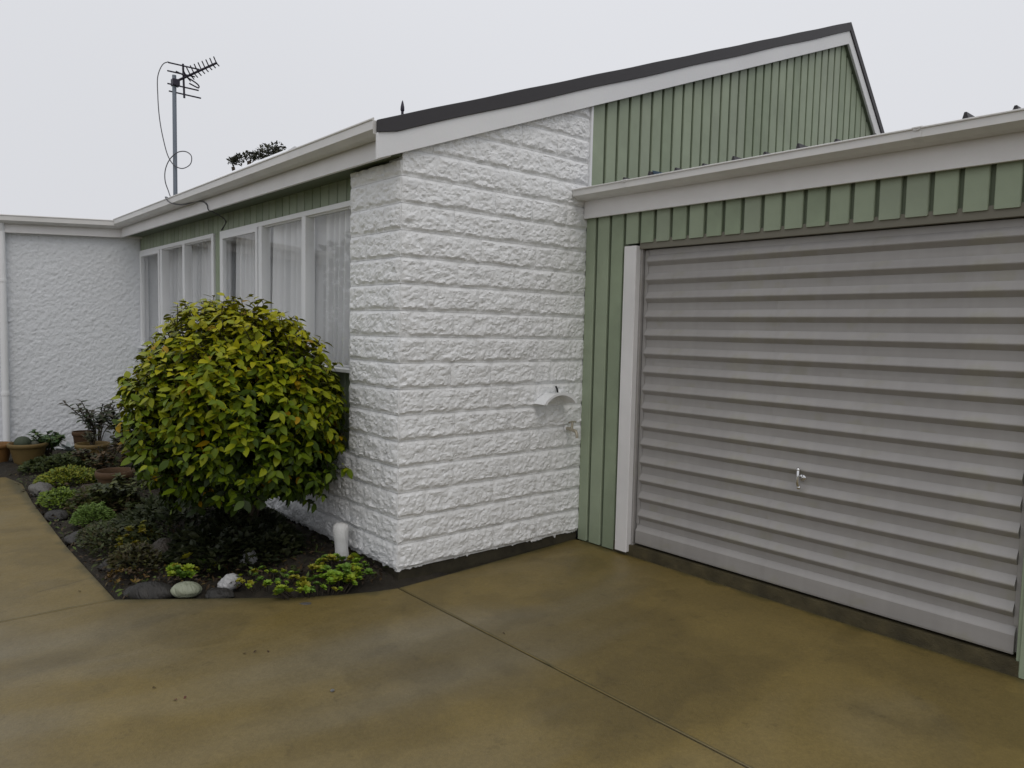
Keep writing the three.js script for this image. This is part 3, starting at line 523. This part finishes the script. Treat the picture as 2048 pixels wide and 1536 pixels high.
{
  const R = mulberry(77), c0 = V(-0.56, 0, -1.04), cy = 0.86, bush = thing('camellia_bush', 'large rounded evergreen shrub with glossy yellow green leaves in the garden bed', 'shrub', [c0.x, -0.06, c0.z]);
  const leaves = [leafGeo(0.067, 0.038, 0.22, 0.22), leafGeo(0.059, 0.037, 0.3, 0.35), leafGeo(0.072, 0.040, 0.15, 0.12)];
  const list = [];
  const toCam = camera.position.clone().sub(V(c0.x, cy, c0.z)).normalize();
  const shell = (d) => { // radius of the crown in direction d
    const up = d.y, rx = 0.715, ry = up > 0 ? 0.79 : 0.84;
    const r = 1 / Math.sqrt((d.x * d.x + d.z * d.z) / (rx * rx) + (d.y * d.y) / (ry * ry));
    const lump = 1 + 0.21 * (fbm(d.x * 2.2 + 9, d.y * 2.2 + d.z * 1.7 + 4, 51, 3) - 0.5) * 2;
    return r * lump * (1 - 0.16 * step(-0.25, -0.85, d.y));
  };
  const stems = [];
  for (let k = 0; k < 3500; k++) {
    const inner = k >= 2800, y = 1 - (inner ? 1.96 : 1.80) * R(), a = R() * Math.PI * 2, q = Math.sqrt(1 - Math.min(1, y * y)), d = V(q * Math.cos(a), y, q * Math.sin(a));
    const depth = inner ? rr(0.25, 0.8, R) : Math.pow(R(), 1.6) * 0.30, r = shell(d) * (1 - depth) + (R() < 0.07 ? rr(0.02, 0.10, R) : 0);
    const tip = V(d.x * r, cy + d.y * r, d.z * r), out = d.clone().multiplyScalar(0.8).add(V(rr(-0.5, 0.5, R), rr(-0.2, 0.6, R), rr(-0.5, 0.5, R))).normalize();
    if (tip.x + c0.x > 0.02 - 0.06 * R() && tip.z + c0.z > -0.65) { tip.x = -0.06 - c0.x - 0.1 * R(); }
    if (tip.x + c0.x > 0.05) tip.x = 0.02 - c0.x;
    const n = 5 + Math.floor(R() * 4);
    if (depth < 0.2 && R() < 0.7) stems.push(rod([tip.x - out.x * 0.12, tip.y - out.y * 0.12 + 0.06, tip.z - out.z * 0.12], [tip.x, tip.y + 0.06, tip.z], 0.0035, 0.002, 4));
    for (let i = 0; i < n; i++) {
      const ph = i * 2.4 + R(), side = new THREE.Vector3().crossVectors(out, V(0.3, 1, 0.2)).normalize(), side2 = new THREE.Vector3().crossVectors(out, side);
      const rad = side.multiplyScalar(Math.cos(ph)).addScaledVector(side2, Math.sin(ph));
      const axis = rad.multiplyScalar(0.85).addScaledVector(out, 0.55).addScaledVector(V(0, -1, 0), 0.18 + 0.35 * R()).normalize();
      const normal = out.clone().multiplyScalar(0.7).add(V(0, 0.9, 0)).addScaledVector(V(rr(-1, 1, R), rr(-1, 1, R), rr(-1, 1, R)), 0.5);
      const pos = tip.clone().addScaledVector(out, -0.018 * i); pos.y += 0.06;
      const paintedSun = clamp(0.50 + 0.52 * d.y - depth * 2.0), yl = paintedSun + rr(-0.30, 0.30, R);  // overhead light painted in: leaf tone darkens downwards and with depth
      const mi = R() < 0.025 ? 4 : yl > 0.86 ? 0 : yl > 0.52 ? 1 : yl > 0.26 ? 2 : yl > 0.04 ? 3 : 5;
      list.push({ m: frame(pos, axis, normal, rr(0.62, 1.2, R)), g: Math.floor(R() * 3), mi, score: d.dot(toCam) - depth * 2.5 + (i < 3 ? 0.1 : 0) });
    }
  }
  // trunk and main limbs
  const limbs = [];
  for (let k = 0; k < 7; k++) { const a = k / 7 * 6.28 + 0.4, e = V(Math.cos(a) * rr(0.25, 0.42, R), rr(0.8, 1.25, R), Math.sin(a) * rr(0.25, 0.42, R)); limbs.push(tube([[Math.cos(a) * 0.03, 0, Math.sin(a) * 0.03], [Math.cos(a) * 0.07, 0.25, Math.sin(a) * 0.07], [e.x * 0.6, 0.62, e.z * 0.6], [e.x, e.y, e.z]], 0.017, 14, 6)); }
  mesh('trunk', limbs, M.bark, bush);
  tag(mesh('twigs', stems, M.bark, bush), null, null, null, 'stuff');
  list.sort((a, b) => b.score - a.score);
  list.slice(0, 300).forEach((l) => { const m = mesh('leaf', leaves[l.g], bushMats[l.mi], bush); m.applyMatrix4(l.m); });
  const rest = list.slice(300);
  const fol = partGroup('foliage', bush); tag(fol, null, null, null, 'stuff');
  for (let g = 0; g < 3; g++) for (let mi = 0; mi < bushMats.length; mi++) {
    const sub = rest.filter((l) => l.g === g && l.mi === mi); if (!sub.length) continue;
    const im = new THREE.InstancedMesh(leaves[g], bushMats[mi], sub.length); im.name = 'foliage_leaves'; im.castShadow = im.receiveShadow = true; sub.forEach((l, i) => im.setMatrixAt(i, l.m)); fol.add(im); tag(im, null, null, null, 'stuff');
  }
}
// ---- succulents: rosettes of fleshy petals
function rosetteGeo(r, n, seed, up = 0.5, wid = 0.5) {
  const R = mulberry(seed), gs = [];
  for (let i = 0; i < n; i++) { const a = i * 2.4, t = i / n, len = r * (0.55 + 0.45 * t), g = leafGeo(len, len * wid, 0.35, -0.15, 3, 1.0); g.applyMatrix4(frame(V(0, 0.2 * r * (1 - t), 0), V(Math.cos(a), up * (1.6 - 1.5 * t) + rr(-0.1, 0.1, R), Math.sin(a)), V(-Math.cos(a) * 0.5, 1, -Math.sin(a) * 0.5), 1)); gs.push(g); }
  return merge(gs);
}
const sucMats = [[0.17, 0.28, 0.020], [0.23, 0.30, 0.018], [0.11, 0.20, 0.025], [0.25, 0.24, 0.020]].map((c) => leafMat(...c, 0.5));
const ros = [rosetteGeo(0.040, 20, 1, 0.6, 0.6), rosetteGeo(0.036, 18, 2, 0.8, 0.6), rosetteGeo(0.045, 22, 3, 0.45, 0.65)];
function soilY(x, z) { return GY + 0.015 + (x > -1.3 && z < -0.2 ? 0.015 : 0); }
function clump(name, label, cat, group, centre, rx, rz, n, seed, { mats = sucMats, geos = ros, h = 0.05, s0 = 0.7, s1 = 1.25, stems = true, skew = 0 } = {}) {
  const R = mulberry(seed), t = thing(name, label, cat, [centre[0], soilY(centre[0], centre[1]), centre[1]], group), st = [];
  for (let i = 0; i < n; i++) {
    const a = R() * 6.28, q = Math.sqrt(R()), x = Math.cos(a) * q * rx + skew * Math.sin(a) * q * rz, z = Math.sin(a) * q * rz, y = h * (1 - 0.6 * q) * rr(0.5, 1.4, R);
    const m = mesh('rosette', geos[Math.floor(R() * geos.length)], mats[Math.floor(R() * mats.length)], t); m.position.set(x, y, z); m.rotation.set(rr(-0.35, 0.35, R) + 0.3 * Math.sin(a), R() * 6, rr(-0.35, 0.35, R) - 0.3 * Math.cos(a)); m.scale.setScalar(rr(s0, s1, R));
    if (stems) st.push(rod([x * 0.75, -0.03, z * 0.75], [x, y, z], 0.004, 0.003, 4));
  }
  if (st.length) tag(mesh('stem', st, M.bark, t), null, null, null, 'stuff');
  return t;
}
clump('succulent_clump', 'bright green rosette succulent clump around the foot of the white drain pipe', 'succulent', 'rosette succulents along the front of the bed', [-0.24, -0.22], 0.18, 0.26, 60, 21, { h: 0.10, s0: 0.5, s1: 1.05 });
clump('succulent_clump', 'spreading rosette succulents at the driveway edge in front of the drain pipe', 'succulent', 'rosette succulents along the front of the bed', [-0.44, -0.12], 0.30, 0.12, 56, 22, { h: 0.06, s0: 0.5, s1: 1.1, skew: 0.5 });
clump('succulent_clump', 'sparse small rosette succulents in dark soil right of the white stone', 'succulent', 'rosette succulents along the front of the bed', [-0.66, -0.42], 0.20, 0.18, 32, 23, { h: 0.05, s0: 0.4, s1: 0.8 });
clump('succulent_clump', 'green leafy succulent clump just behind the oval pale stone', 'succulent', 'rosette succulents along the front of the bed', [-0.98, -0.80], 0.15, 0.11, 30, 24, { h: 0.08, s0: 0.7, s1: 1.15 });
clump('yellow_sedum', 'yellow green leafy clump at the left foot of the large shrub', 'succulent', null, [-1.08, -1.55], 0.13, 0.14, 38, 25, { h: 0.15, s0: 0.6, s1: 1.0, mats: [leafMat(0.20, 0.17, 0.012, 0.5), leafMat(0.15, 0.15, 0.015, 0.5)] });
clump('leaf_litter', 'brown orange fallen leaves spilling over the path edge at the bed corner', 'leaf litter', null, [-1.30, -0.95], 0.12, 0.13, 34, 26, { h: 0.05, stems: false, mats: [leafMat(0.10, 0.055, 0.012, 0.6), leafMat(0.14, 0.09, 0.015, 0.6), leafMat(0.05, 0.03, 0.012, 0.6)], geos: [rosetteGeo(0.036, 4, 8, 0.5, 0.55), rosetteGeo(0.03, 3, 9, 0.3, 0.6)] });
// ---- low mats of fine foliage: dome covered with tiny leaves, too many to count
function mat(name, label, centre, rx, rz, h, n, seed, cols, size = 0.02, group) {
  const R = mulberry(seed), t = thing(name, label, 'ground cover', [centre[0], soilY(centre[0], centre[1]) - 0.01, centre[1]], group), g = leafGeo(size, size * 0.6, 0.3, 0.2, 2, 0.9);
  const f = partGroup('foliage', t); tag(f, null, null, null, 'stuff');
  cols.forEach((c, ci) => {
    const k = Math.round(n * 1.2 / cols.length), im = new THREE.InstancedMesh(g, leafMat(...c, 0.55), k); im.name = 'foliage_leaves'; im.castShadow = im.receiveShadow = true; tag(im, null, null, null, 'stuff');
    for (let i = 0; i < k; i++) { const a = R() * 6.28, q = Math.sqrt(R()), lump = 0.30 + 1.25 * fbm(Math.cos(a) * q * 5 + 5, Math.sin(a) * q * 5 + 9, seed, 3), y = h * Math.sqrt(Math.max(0, 1 - q * q)) * lump * rr(0.75, 1.03, R), p = V(Math.cos(a) * q * rx, y, Math.sin(a) * q * rz); im.setMatrixAt(i, frame(p, V(Math.cos(a) * q + rr(-0.8, 0.8, R), rr(0.1, 1, R), Math.sin(a) * q + rr(-0.8, 0.8, R)), V(rr(-0.5, 0.5, R), 1, rr(-0.5, 0.5, R) + 0.3), rr(0.7, 1.4, R))); }
    f.add(im);
  });
  return t;
}
mat('cushion_plant', 'rounded bright green cushion plant beside the path edge', [-1.16, -2.50], 0.145, 0.145, 0.13, 2600, 31, [[0.10, 0.17, 0.03], [0.13, 0.20, 0.04]], 0.018);
mat('mossy_ground_cover', 'yellow green creeping ground cover in front of the terracotta pots', [-1.02, -4.25], 0.26, 0.32, 0.12, 2000, 32, [[0.19, 0.20, 0.014], [0.10, 0.14, 0.014]], 0.03);
mat('mossy_ground_cover', 'low bright green creeping plant near the path, behind the cushion plant', [-1.22, -3.35], 0.17, 0.30, 0.09, 1300, 33, [[0.13, 0.19, 0.017], [0.07, 0.11, 0.016]], 0.03);
mat('dark_ground_cover', 'added near black low foliage standing in for the deep shade round the shrub stems', [-0.62, -0.98], 0.42, 0.34, 0.26, 2600, 39, [[0.012, 0.017, 0.005], [0.022, 0.026, 0.008]], 0.05);  // added foliage, its near black colour paints the shade under the crown
mat('dark_ground_cover', 'added dark low foliage standing in for the shade under the large shrub', [-0.62, -1.75], 0.6, 0.7, 0.22, 3200, 34, [[0.022, 0.032, 0.008], [0.032, 0.04, 0.010]], 0.045);  // added foliage, coloured dark to supply shade beneath the shrub
mat('dark_ground_cover', 'dark scrubby foliage along the path between the stones', [-1.20, -1.85], 0.17, 0.42, 0.09, 1200, 35, [[0.03, 0.035, 0.012], [0.05, 0.045, 0.015], [0.045, 0.06, 0.015]], 0.03);
mat('dark_ground_cover', 'dull green low growth between the creeping plant and the dark pot', [-0.98, -2.95], 0.26, 0.40, 0.17, 1800, 36, [[0.035, 0.05, 0.012], [0.06, 0.07, 0.014], [0.045, 0.035, 0.015]], 0.04);
mat('dark_ground_cover', 'tangled brown green growth between the leaf litter and the big shaded rock', [-1.16, -1.22], 0.16, 0.22, 0.10, 900, 37, [[0.045, 0.035, 0.012], [0.06, 0.06, 0.014], [0.03, 0.03, 0.01]], 0.032);
mat('dark_ground_cover', 'dark green low growth around the feet of the terracotta bowls', [-0.85, -5.05], 0.45, 0.30, 0.12, 1800, 38, [[0.035, 0.05, 0.015], [0.05, 0.065, 0.015]], 0.045);
// ---- upright leafy plants
function leafy(name, label, cat, base, h, spread, nst, nl, seed, cols, lg, mt = null) {
  const R = mulberry(seed), t = thing(name, label, cat, base), gs = [[], [], []], st = [];
  for (let s = 0; s < nst; s++) {
    const a = R() * 6.28, q = Math.sqrt(R()) * spread, top = V(Math.cos(a) * q, h * rr(0.6, 1.05, R), Math.sin(a) * q), mid = V(top.x * 0.35, top.y * 0.55, top.z * 0.35);
    st.push(tube([[top.x * 0.08, -0.04, top.z * 0.08], mid, top], 0.005, 8, 5));
    for (let i = 0; i < nl; i++) { const k = 1 - 0.75 * Math.pow(R(), 1.3), p = mid.clone().lerp(top, clamp(k * 1.4 - 0.4)), b = R() * 6.28; if (k < 0.3) p.copy(mid).multiplyScalar(k / 0.3); const d = V(Math.cos(b), rr(-0.2, 0.8, R), Math.sin(b)); gs[i % cols.length].push(lg.clone().applyMatrix4(frame(p, d, V(0, 1, 0.2), rr(0.7, 1.3, R)))); }
  }
  mesh('stem', st, mt ?? M.bark, t);
  gs.forEach((g, i) => { if (g.length) tag(mesh('foliage', g, leafMat(...cols[i], 0.5), t), null, null, null, 'stuff'); });
  return t;
}
leafy('scraggly_shrub', 'thin grey green straggly plant against the white stucco wall', 'plant', [-0.46, 0.02, -5.75], 0.55, 0.32, 16, 30, 41, [[0.06, 0.085, 0.045], [0.09, 0.10, 0.06], [0.06, 0.05, 0.035]], leafGeo(0.07, 0.03, 0.2, 0.2, 3));
leafy('green_plant', 'bushy green plant right of the left terracotta bowl', 'plant', [-0.98, 0.0, -5.5], 0.28, 0.2, 18, 30, 42, [[0.05, 0.10, 0.03], [0.035, 0.07, 0.02], [0.08, 0.12, 0.03]], leafGeo(0.06, 0.03, 0.25, 0.3, 3));
leafy('grey_shrub', 'dark grey green bushy plant behind the large shrub at its left', 'plant', [-0.36, 0.0, -4.2], 0.60, 0.38, 34, 44, 43, [[0.045, 0.05, 0.03], [0.06, 0.055, 0.035], [0.03, 0.04, 0.018]], leafGeo(0.075, 0.034, 0.2, 0.2, 3));
leafy('russet_plant', 'reddish brown leafy plant in the bed left of the large shrub', 'plant', [-0.80, 0.0, -3.75], 0.36, 0.28, 26, 34, 44, [[0.05, 0.035, 0.016], [0.075, 0.045, 0.016], [0.05, 0.055, 0.02]], leafGeo(0.05, 0.028, 0.2, 0.2, 3));
leafy('olive_plant', 'small olive green sprawling plant between the pots and the shrub', 'plant', [-0.92, -0.02, -2.75], 0.24, 0.28, 26, 34, 45, [[0.05, 0.06, 0.02], [0.075, 0.085, 0.02], [0.035, 0.045, 0.016]], leafGeo(0.05, 0.024, 0.2, 0.2, 3));
{ // silvery star succulent
  const t = thing('silver_succulent', 'silvery star shaped succulent between the two terracotta bowls', 'succulent', [-0.80, 0.06, -5.45]);
  const R = mulberry(46); for (let i = 0; i < 13; i++) { const a = i * 2.4, u = 0.2 + 0.9 * (1 - i / 13), g = leafGeo(0.17, 0.05, 0.35, 0.12, 4, 0.8); const m = mesh('leaf', g, leafMat(0.30, 0.34, 0.34, 0.6), t); m.applyMatrix4(frame(V(0, 0, 0), V(Math.cos(a), u, Math.sin(a)), V(-Math.cos(a) * 0.4, 1, -Math.sin(a) * 0.4), rr(0.85, 1.1, R))); }
  mesh('stem', rod([0, -0.12, 0], [0, 0.02, 0], 0.02, 0.016, 8), M.bark, t);
}
// ---- pots
const terra = std(1, 1, 1, 0.75, { map: mottled(0.125, 0.082, 0.022, 0.35, 95, 5, 0.4) }), terraBright = std(1, 1, 1, 0.7, { map: mottled(0.17, 0.082, 0.02, 0.3, 96, 5, 0.4) }), terraDark = std(1, 1, 1, 0.8, { map: mottled(0.07, 0.036, 0.014, 0.35, 97, 5, 0.4) });
function pot(label, pos, r, h, m, fill = 0.8) {
  const t = thing('terracotta_pot', label, 'plant pot', pos, 'terracotta pots in the bed');
  mesh('pot_body', lathe([[0, 0], [r * 0.62, 0], [r * 0.70, h * 0.2], [r * 0.90, h * 0.78], [r * 0.93, h * 0.84], [r * 0.86, h * 0.84], [r * 0.80, h * 0.6], [0, h * 0.6]], 36), m, t);
  mesh('rim', lathe([[r * 0.90, h * 0.80], [r, h * 0.83], [r * 1.03, h * 0.92], [r, h], [r * 0.90, h], [r * 0.86, h * 0.84]], 36), m, t);
  mesh('potting_soil', lathe([[0, h * 0.9], [r * 0.5, h * 0.88], [r * 0.88, h * fill]], 24), M.soil, t);
  return t;
}
pot('wide terracotta bowl with a small grey cactus, leftmost in the bed', [-1.18, -0.06, -5.45], 0.185, 0.25, terra);
pot('bright orange terracotta pot cut by the left photo edge', [-1.44, -0.06, -5.62], 0.15, 0.24, terraBright);
pot('brown terracotta bowl beside the silvery succulent', [-0.66, -0.05, -5.0], 0.165, 0.25, terra);
pot('dark weathered terracotta pot half hidden left of the large shrub', [-0.88, -0.06, -3.05], 0.15, 0.30, terraDark);
pot('small dull terracotta pot standing behind the silvery succulent', [-0.62, -0.02, -5.72], 0.10, 0.26, terraDark);
{ // cactus in the left bowl
  const t = thing('small_cactus', 'small grey green round cactus growing in the left terracotta bowl', 'cactus', [-1.20, 0.15, -5.43]);
  const ball = (r) => { const g = new THREE.SphereGeometry(r, 28, 16), p = g.attributes.position; for (let i = 0; i < p.count; i++) { const a = Math.atan2(p.getZ(i), p.getX(i)), k = 1 + 0.09 * Math.cos(a * 11); p.setXYZ(i, p.getX(i) * k, p.getY(i), p.getZ(i) * k); } g.computeVertexNormals(); return g; };
  mesh('stem', ball(0.075).translate(-0.03, 0.04, 0), leafMat(0.055, 0.07, 0.045, 0.7), t);
  mesh('offset', ball(0.04).translate(0.075, 0.02, 0.02), leafMat(0.07, 0.075, 0.055, 0.7), t);
}
leafy('potted_plant', 'low tangled plant growing in the brown terracotta bowl', 'plant', [-0.66, 0.16, -5.0], 0.16, 0.15, 12, 14, 47, [[0.05, 0.055, 0.03], [0.07, 0.06, 0.03], [0.05, 0.06, 0.02]], leafGeo(0.04, 0.018, 0.2, 0.2, 3));
// ---- stones
function stone(label, pos, dims, mat_, seed, turn = 0, rough = 0.14) {
  const g0 = new THREE.IcosahedronGeometry(1, 5); g0.deleteAttribute('uv'); g0.deleteAttribute('normal'); const g = mergeVertices(g0), p = g.attributes.position;
  for (let i = 0; i < p.count; i++) { const x = p.getX(i), y = p.getY(i), z = p.getZ(i), k = 1 + rough * 1.9 * (facet(x + y * 0.7 + 5, z + y * 0.5 + 5, 0.55, seed) - 0.2) + rough * 0.6 * (fbm(x * 3 + 9, z * 3 + y * 2, seed, 4) - 0.5) + rough * 0.6 * (facet(x * 1 + y + 5, z - y + 9, 0.28, seed + 3) - 0.2); p.setXYZ(i, x * k * dims[0], (y * k) * dims[1], z * k * dims[2]); }
  const uv = new Float32Array(p.count * 2); for (let i = 0; i < p.count; i++) { uv[i * 2] = p.getX(i) + p.getY(i) * 0.5; uv[i * 2 + 1] = p.getZ(i) + p.getY(i) * 0.5; } g.setAttribute('uv', new THREE.BufferAttribute(uv, 2));
  g.computeVertexNormals();
  const m = mesh('stone', g, mat_); m.position.set(pos[0], pos[1] - 0.012, pos[2]); m.rotation.y = turn; return tag(m, label, 'stone', 'stones along the bed edge');
}
const st = (r, g, b, a = 0.2, rough = 0.65) => std(1, 1, 1, rough, { map: mottled(r, g, b, a + 0.2, Math.round(r * 999), 7, 0.3, 128), bumpMap: fineBump, bumpScale: 0.012 });
const sDark = st(0.022, 0.020, 0.017, 0.4), sGrey = st(0.075, 0.070, 0.066, 0.35), sPale = st(0.26, 0.28, 0.20, 0.2, 0.5), sWhite = st(0.40, 0.40, 0.40, 0.2);
stone('smooth oval pale green stone at the front edge of the bed', [-1.075, -0.035, -0.56], [0.082, 0.045, 0.06], sPale, 3, -0.5, 0.08);
stone('small jagged white stone right of the oval pale stone', [-0.85, -0.03, -0.50], [0.062, 0.045, 0.045], sWhite, 5, 0.4, 0.3);
stone('rough grey rock behind the green succulents under the shrub', [-0.86, 0.0, -0.98], [0.12, 0.085, 0.10], sGrey, 7, -0.6, 0.35);
stone('small upright white rock in the shade under the shrub', [-0.62, -0.01, -0.80], [0.045, 0.06, 0.04], sWhite, 9, 0.2, 0.35);
stone('large flat dark rock at the front corner of the bed', [-1.235, -0.06, -0.69], [0.13, 0.06, 0.07], sDark, 11, -0.6, 0.2);
stone('dark rock between the oval stone and the white stone', [-0.93, -0.065, -0.43], [0.075, 0.04, 0.05], sDark, 13, -0.6, 0.25);
stone('flat pale stone chip lying at the edge of the driveway', [-0.60, -0.068, 0.0], [0.055, 0.012, 0.03], sGrey, 15, -0.5, 0.2);
stone('dark rounded rock on the path edge beside the leaf litter', [-1.26, -0.06, -1.35], [0.09, 0.045, 0.10], sDark, 17, 0.3, 0.25);
stone('dark grey rock on the path edge before the cushion plant', [-1.31, -0.06, -2.15], [0.09, 0.05, 0.12], st(0.032, 0.030, 0.027), 19, 0.1, 0.25);
stone('dark rock on the path edge beside the creeping plant', [-1.33, -0.06, -2.95], [0.07, 0.045, 0.11], sDark, 21, 0.1, 0.25);
stone('pale mossy rock beside the path near the terracotta pots', [-1.28, -0.04, -4.0], [0.08, 0.06, 0.13], st(0.11, 0.105, 0.095), 23, 0.1, 0.3);
stone('brown rock behind the dark terracotta pot', [-0.95, -0.02, -3.55], [0.11, 0.07, 0.10], st(0.05, 0.036, 0.024), 25, 0.9, 0.3);
stone('long slim grey stone in front of the cushion plant', [-1.20, -0.03, -2.15], [0.13, 0.022, 0.03], st(0.13, 0.13, 0.12), 27, 0.5, 0.2);
stone('large shaded brown rock under the front of the shrub', [-0.98, -0.02, -1.22], [0.13, 0.11, 0.12], st(0.03, 0.022, 0.013), 29, 0.3, 0.25);
// ---- scraps of leaf, twig and weed strewn over the soil
{
  const R = mulberry(63), g = leafGeo(0.032, 0.015, 0.4, 0.4, 2), top = thing('garden_debris', 'scraps of leaf, twig and weed strewn over the dark bed soil', 'debris', [0, 0, 0], null, 'stuff');
  for (const [c, n] of [[[0.055, 0.034, 0.014], 1500], [[0.028, 0.018, 0.010], 1700], [[0.045, 0.06, 0.014], 1300], [[0.11, 0.075, 0.018], 350], [[0.075, 0.11, 0.016], 500]]) {
    const ms = []; while (ms.length < n) {
      const z = -5.4 + 5.45 * Math.pow(R(), 0.7), x = rr(-1.40, -0.02, R), t = (x + 1.41) / 1.37; if (z > lerp(-0.70, 0.06, t) - 0.03) continue;
      const y = GY - 0.0 + 0.03 * step(0, 0.4, x + 1.41) + rr(-0.01, 0.05, R) * step(0.0, 0.15, x + 1.41) * step(0, 0.2, lerp(-0.70, 0.09, t) - z);
      ms.push(frame(V(x, y, z), V(rr(-1, 1, R), rr(-0.3, 0.7, R), rr(-1, 1, R)), V(rr(-0.7, 0.7, R), 1, rr(-0.7, 0.7, R)), rr(0.5, 1.5, R)));
    }
    const im = new THREE.InstancedMesh(g, leafMat(...c, 0.6), n); im.name = 'scraps'; im.castShadow = im.receiveShadow = true; ms.forEach((m, i) => im.setMatrixAt(i, m)); top.add(im); tag(im, null, null, null, 'stuff');
  }
}
// ---- the hedge across the yard that the window panes mirror
{
  const R = mulberry(64), g = leafGeo(0.22, 0.13, 0.3, 0.2, 2), im = new THREE.InstancedMesh(g, leafMat(0.03, 0.038, 0.02, 0.6), 9000); im.name = numbered('hedge'); im.castShadow = im.receiveShadow = true;
  for (let i = 0; i < 9000; i++) { const a = R(), x = lerp(-4.5, -16, a), z = lerp(-17, -9, a) + rr(-1.0, 1.0, R), hh = 2.2 + 2.6 * fbm(x * 0.55, 2, 13, 3) + 0.5 * fbm(x * 2.4, z, 15, 2); im.setMatrixAt(i, frame(V(x, -0.3 + hh * Math.pow(R(), 0.7), z), V(rr(-1, 1, R), rr(-0.5, 1, R), rr(-1, 1, R)), V(rr(-1, 1, R), 1, rr(-1, 1, R)), rr(0.8, 1.7, R))); }
  scene.add(im); tag(im, 'dark hedge across the yard, seen only mirrored in the window panes', 'hedge', null, 'stuff');
}
// ---- litter on the concrete
{
  const G = 'leaf scraps on the driveway', lf = leafGeo(0.02, 0.010, 0.5, 0.5, 3), mats = [leafMat(0.05, 0.03, 0.015, 0.7), leafMat(0.10, 0.035, 0.025, 0.7)];
  const spots = [[-1.115, 0.44, 0], [-1.06, 0.44, 0], [-1.02, 0.47, 0], [-1.55, 0.53, 0], [-1.50, 0.70, 1], [-1.46, 0.69, 1], [0.01, 1.0, 0], [-1.55, -0.95, 0]];
  spots.forEach(([x, z, m], i) => { const o = mesh('fallen_leaf', lf, mats[m]); o.position.set(x, GY + 0.006, z); o.rotation.set(-1.4, 0, i * 1.7); tag(o, ['left dark leaf scrap of the row of three', 'middle dark leaf scrap of the row of three', 'right dark leaf scrap of the row of three', 'lone dark leaf scrap left of the reddish pair', 'left one of the two reddish leaf scraps', 'right one of the two reddish leaf scraps', 'dark leaf scrap just right of the slab joint', 'dark leaf scrap on the path near the bed corner'][i] + ' on the wet concrete', 'leaf', G); });
  const peb = mesh('pebble', new THREE.IcosahedronGeometry(0.008, 2).scale(1.2, 0.7, 1), sWhite); peb.position.set(-0.96, GY + 0.005, 1.02); tag(peb, 'tiny white pebble alone on the driveway', 'pebble');
}
// ---------------------------------------------------------------- the tree beyond the roof
{
  const R = mulberry(91), t = thing('distant_tree', 'leafy tree top showing behind the gutter near the aerial', 'tree', [6.40, 0.0, -18.2]);
  mesh('trunk', [rod([0, 0, 0], [0.1, 3.2, 0], 0.22, 0.15, 12), tube([[0.1, 3.1, 0], [0.4, 4.6, -0.1], [0.5, 6.7, 0.4]], 0.07, 12, 6), tube([[0.1, 3.0, 0], [-0.1, 4.6, 0.1], [-0.2, 6.3, 0.0]], 0.06, 12, 6), tube([[0.1, 2.8, 0], [-0.3, 4.4, 0], [-0.6, 6.1, -0.2]], 0.05, 12, 6)], M.bark, t);
  const lumps = [[0.41, 6.62, 0.4, 0.30], [0.22, 6.56, 0.22, 0.26], [0.56, 6.56, 0.53, 0.24], [0.34, 6.45, 0.35, 0.3], [-0.14, 6.42, -0.06, 0.20], [0.0, 6.46, 0.08, 0.18], [-0.40, 6.36, -0.25, 0.17], [-0.53, 6.30, -0.38, 0.13], [0.1, 5.2, 0, 1.0], [-0.6, 5.0, 0, 0.8], [0.8, 5.2, 0, 0.9]];
  const g = leafGeo(0.10, 0.055, 0.3, 0.2, 3), fol = partGroup('crown', t); tag(fol, null, null, null, 'stuff');
  for (const [ci, c] of [[0.055, 0.062, 0.038], [0.085, 0.085, 0.058], [0.045, 0.048, 0.034]].entries()) {
    const ms = []; for (const [x, y, z, r] of lumps) for (let i = 0; i < 240 * r + 24; i++) { const d = V(rr(-1, 1, R), rr(-1, 1, R), rr(-1, 1, R)); if (d.length() > 1) continue; d.multiplyScalar(r * rr(0.8, 1.1, R)); ms.push(frame(V(x, y, z).add(d), V(rr(-1, 1, R), rr(-0.3, 1.2, R), rr(-1, 1, R)), V(rr(-1, 1, R), 1, rr(-1, 1, R)), rr(0.6, 1.3, R))); }
    const im = new THREE.InstancedMesh(g, leafMat(...c, 0.6), ms.length); im.name = 'crown_leaves'; im.castShadow = true; ms.forEach((m, i) => im.setMatrixAt(i, m)); fol.add(im); tag(im, null, null, null, 'stuff');
  }
}
renderer.render(scene, camera);
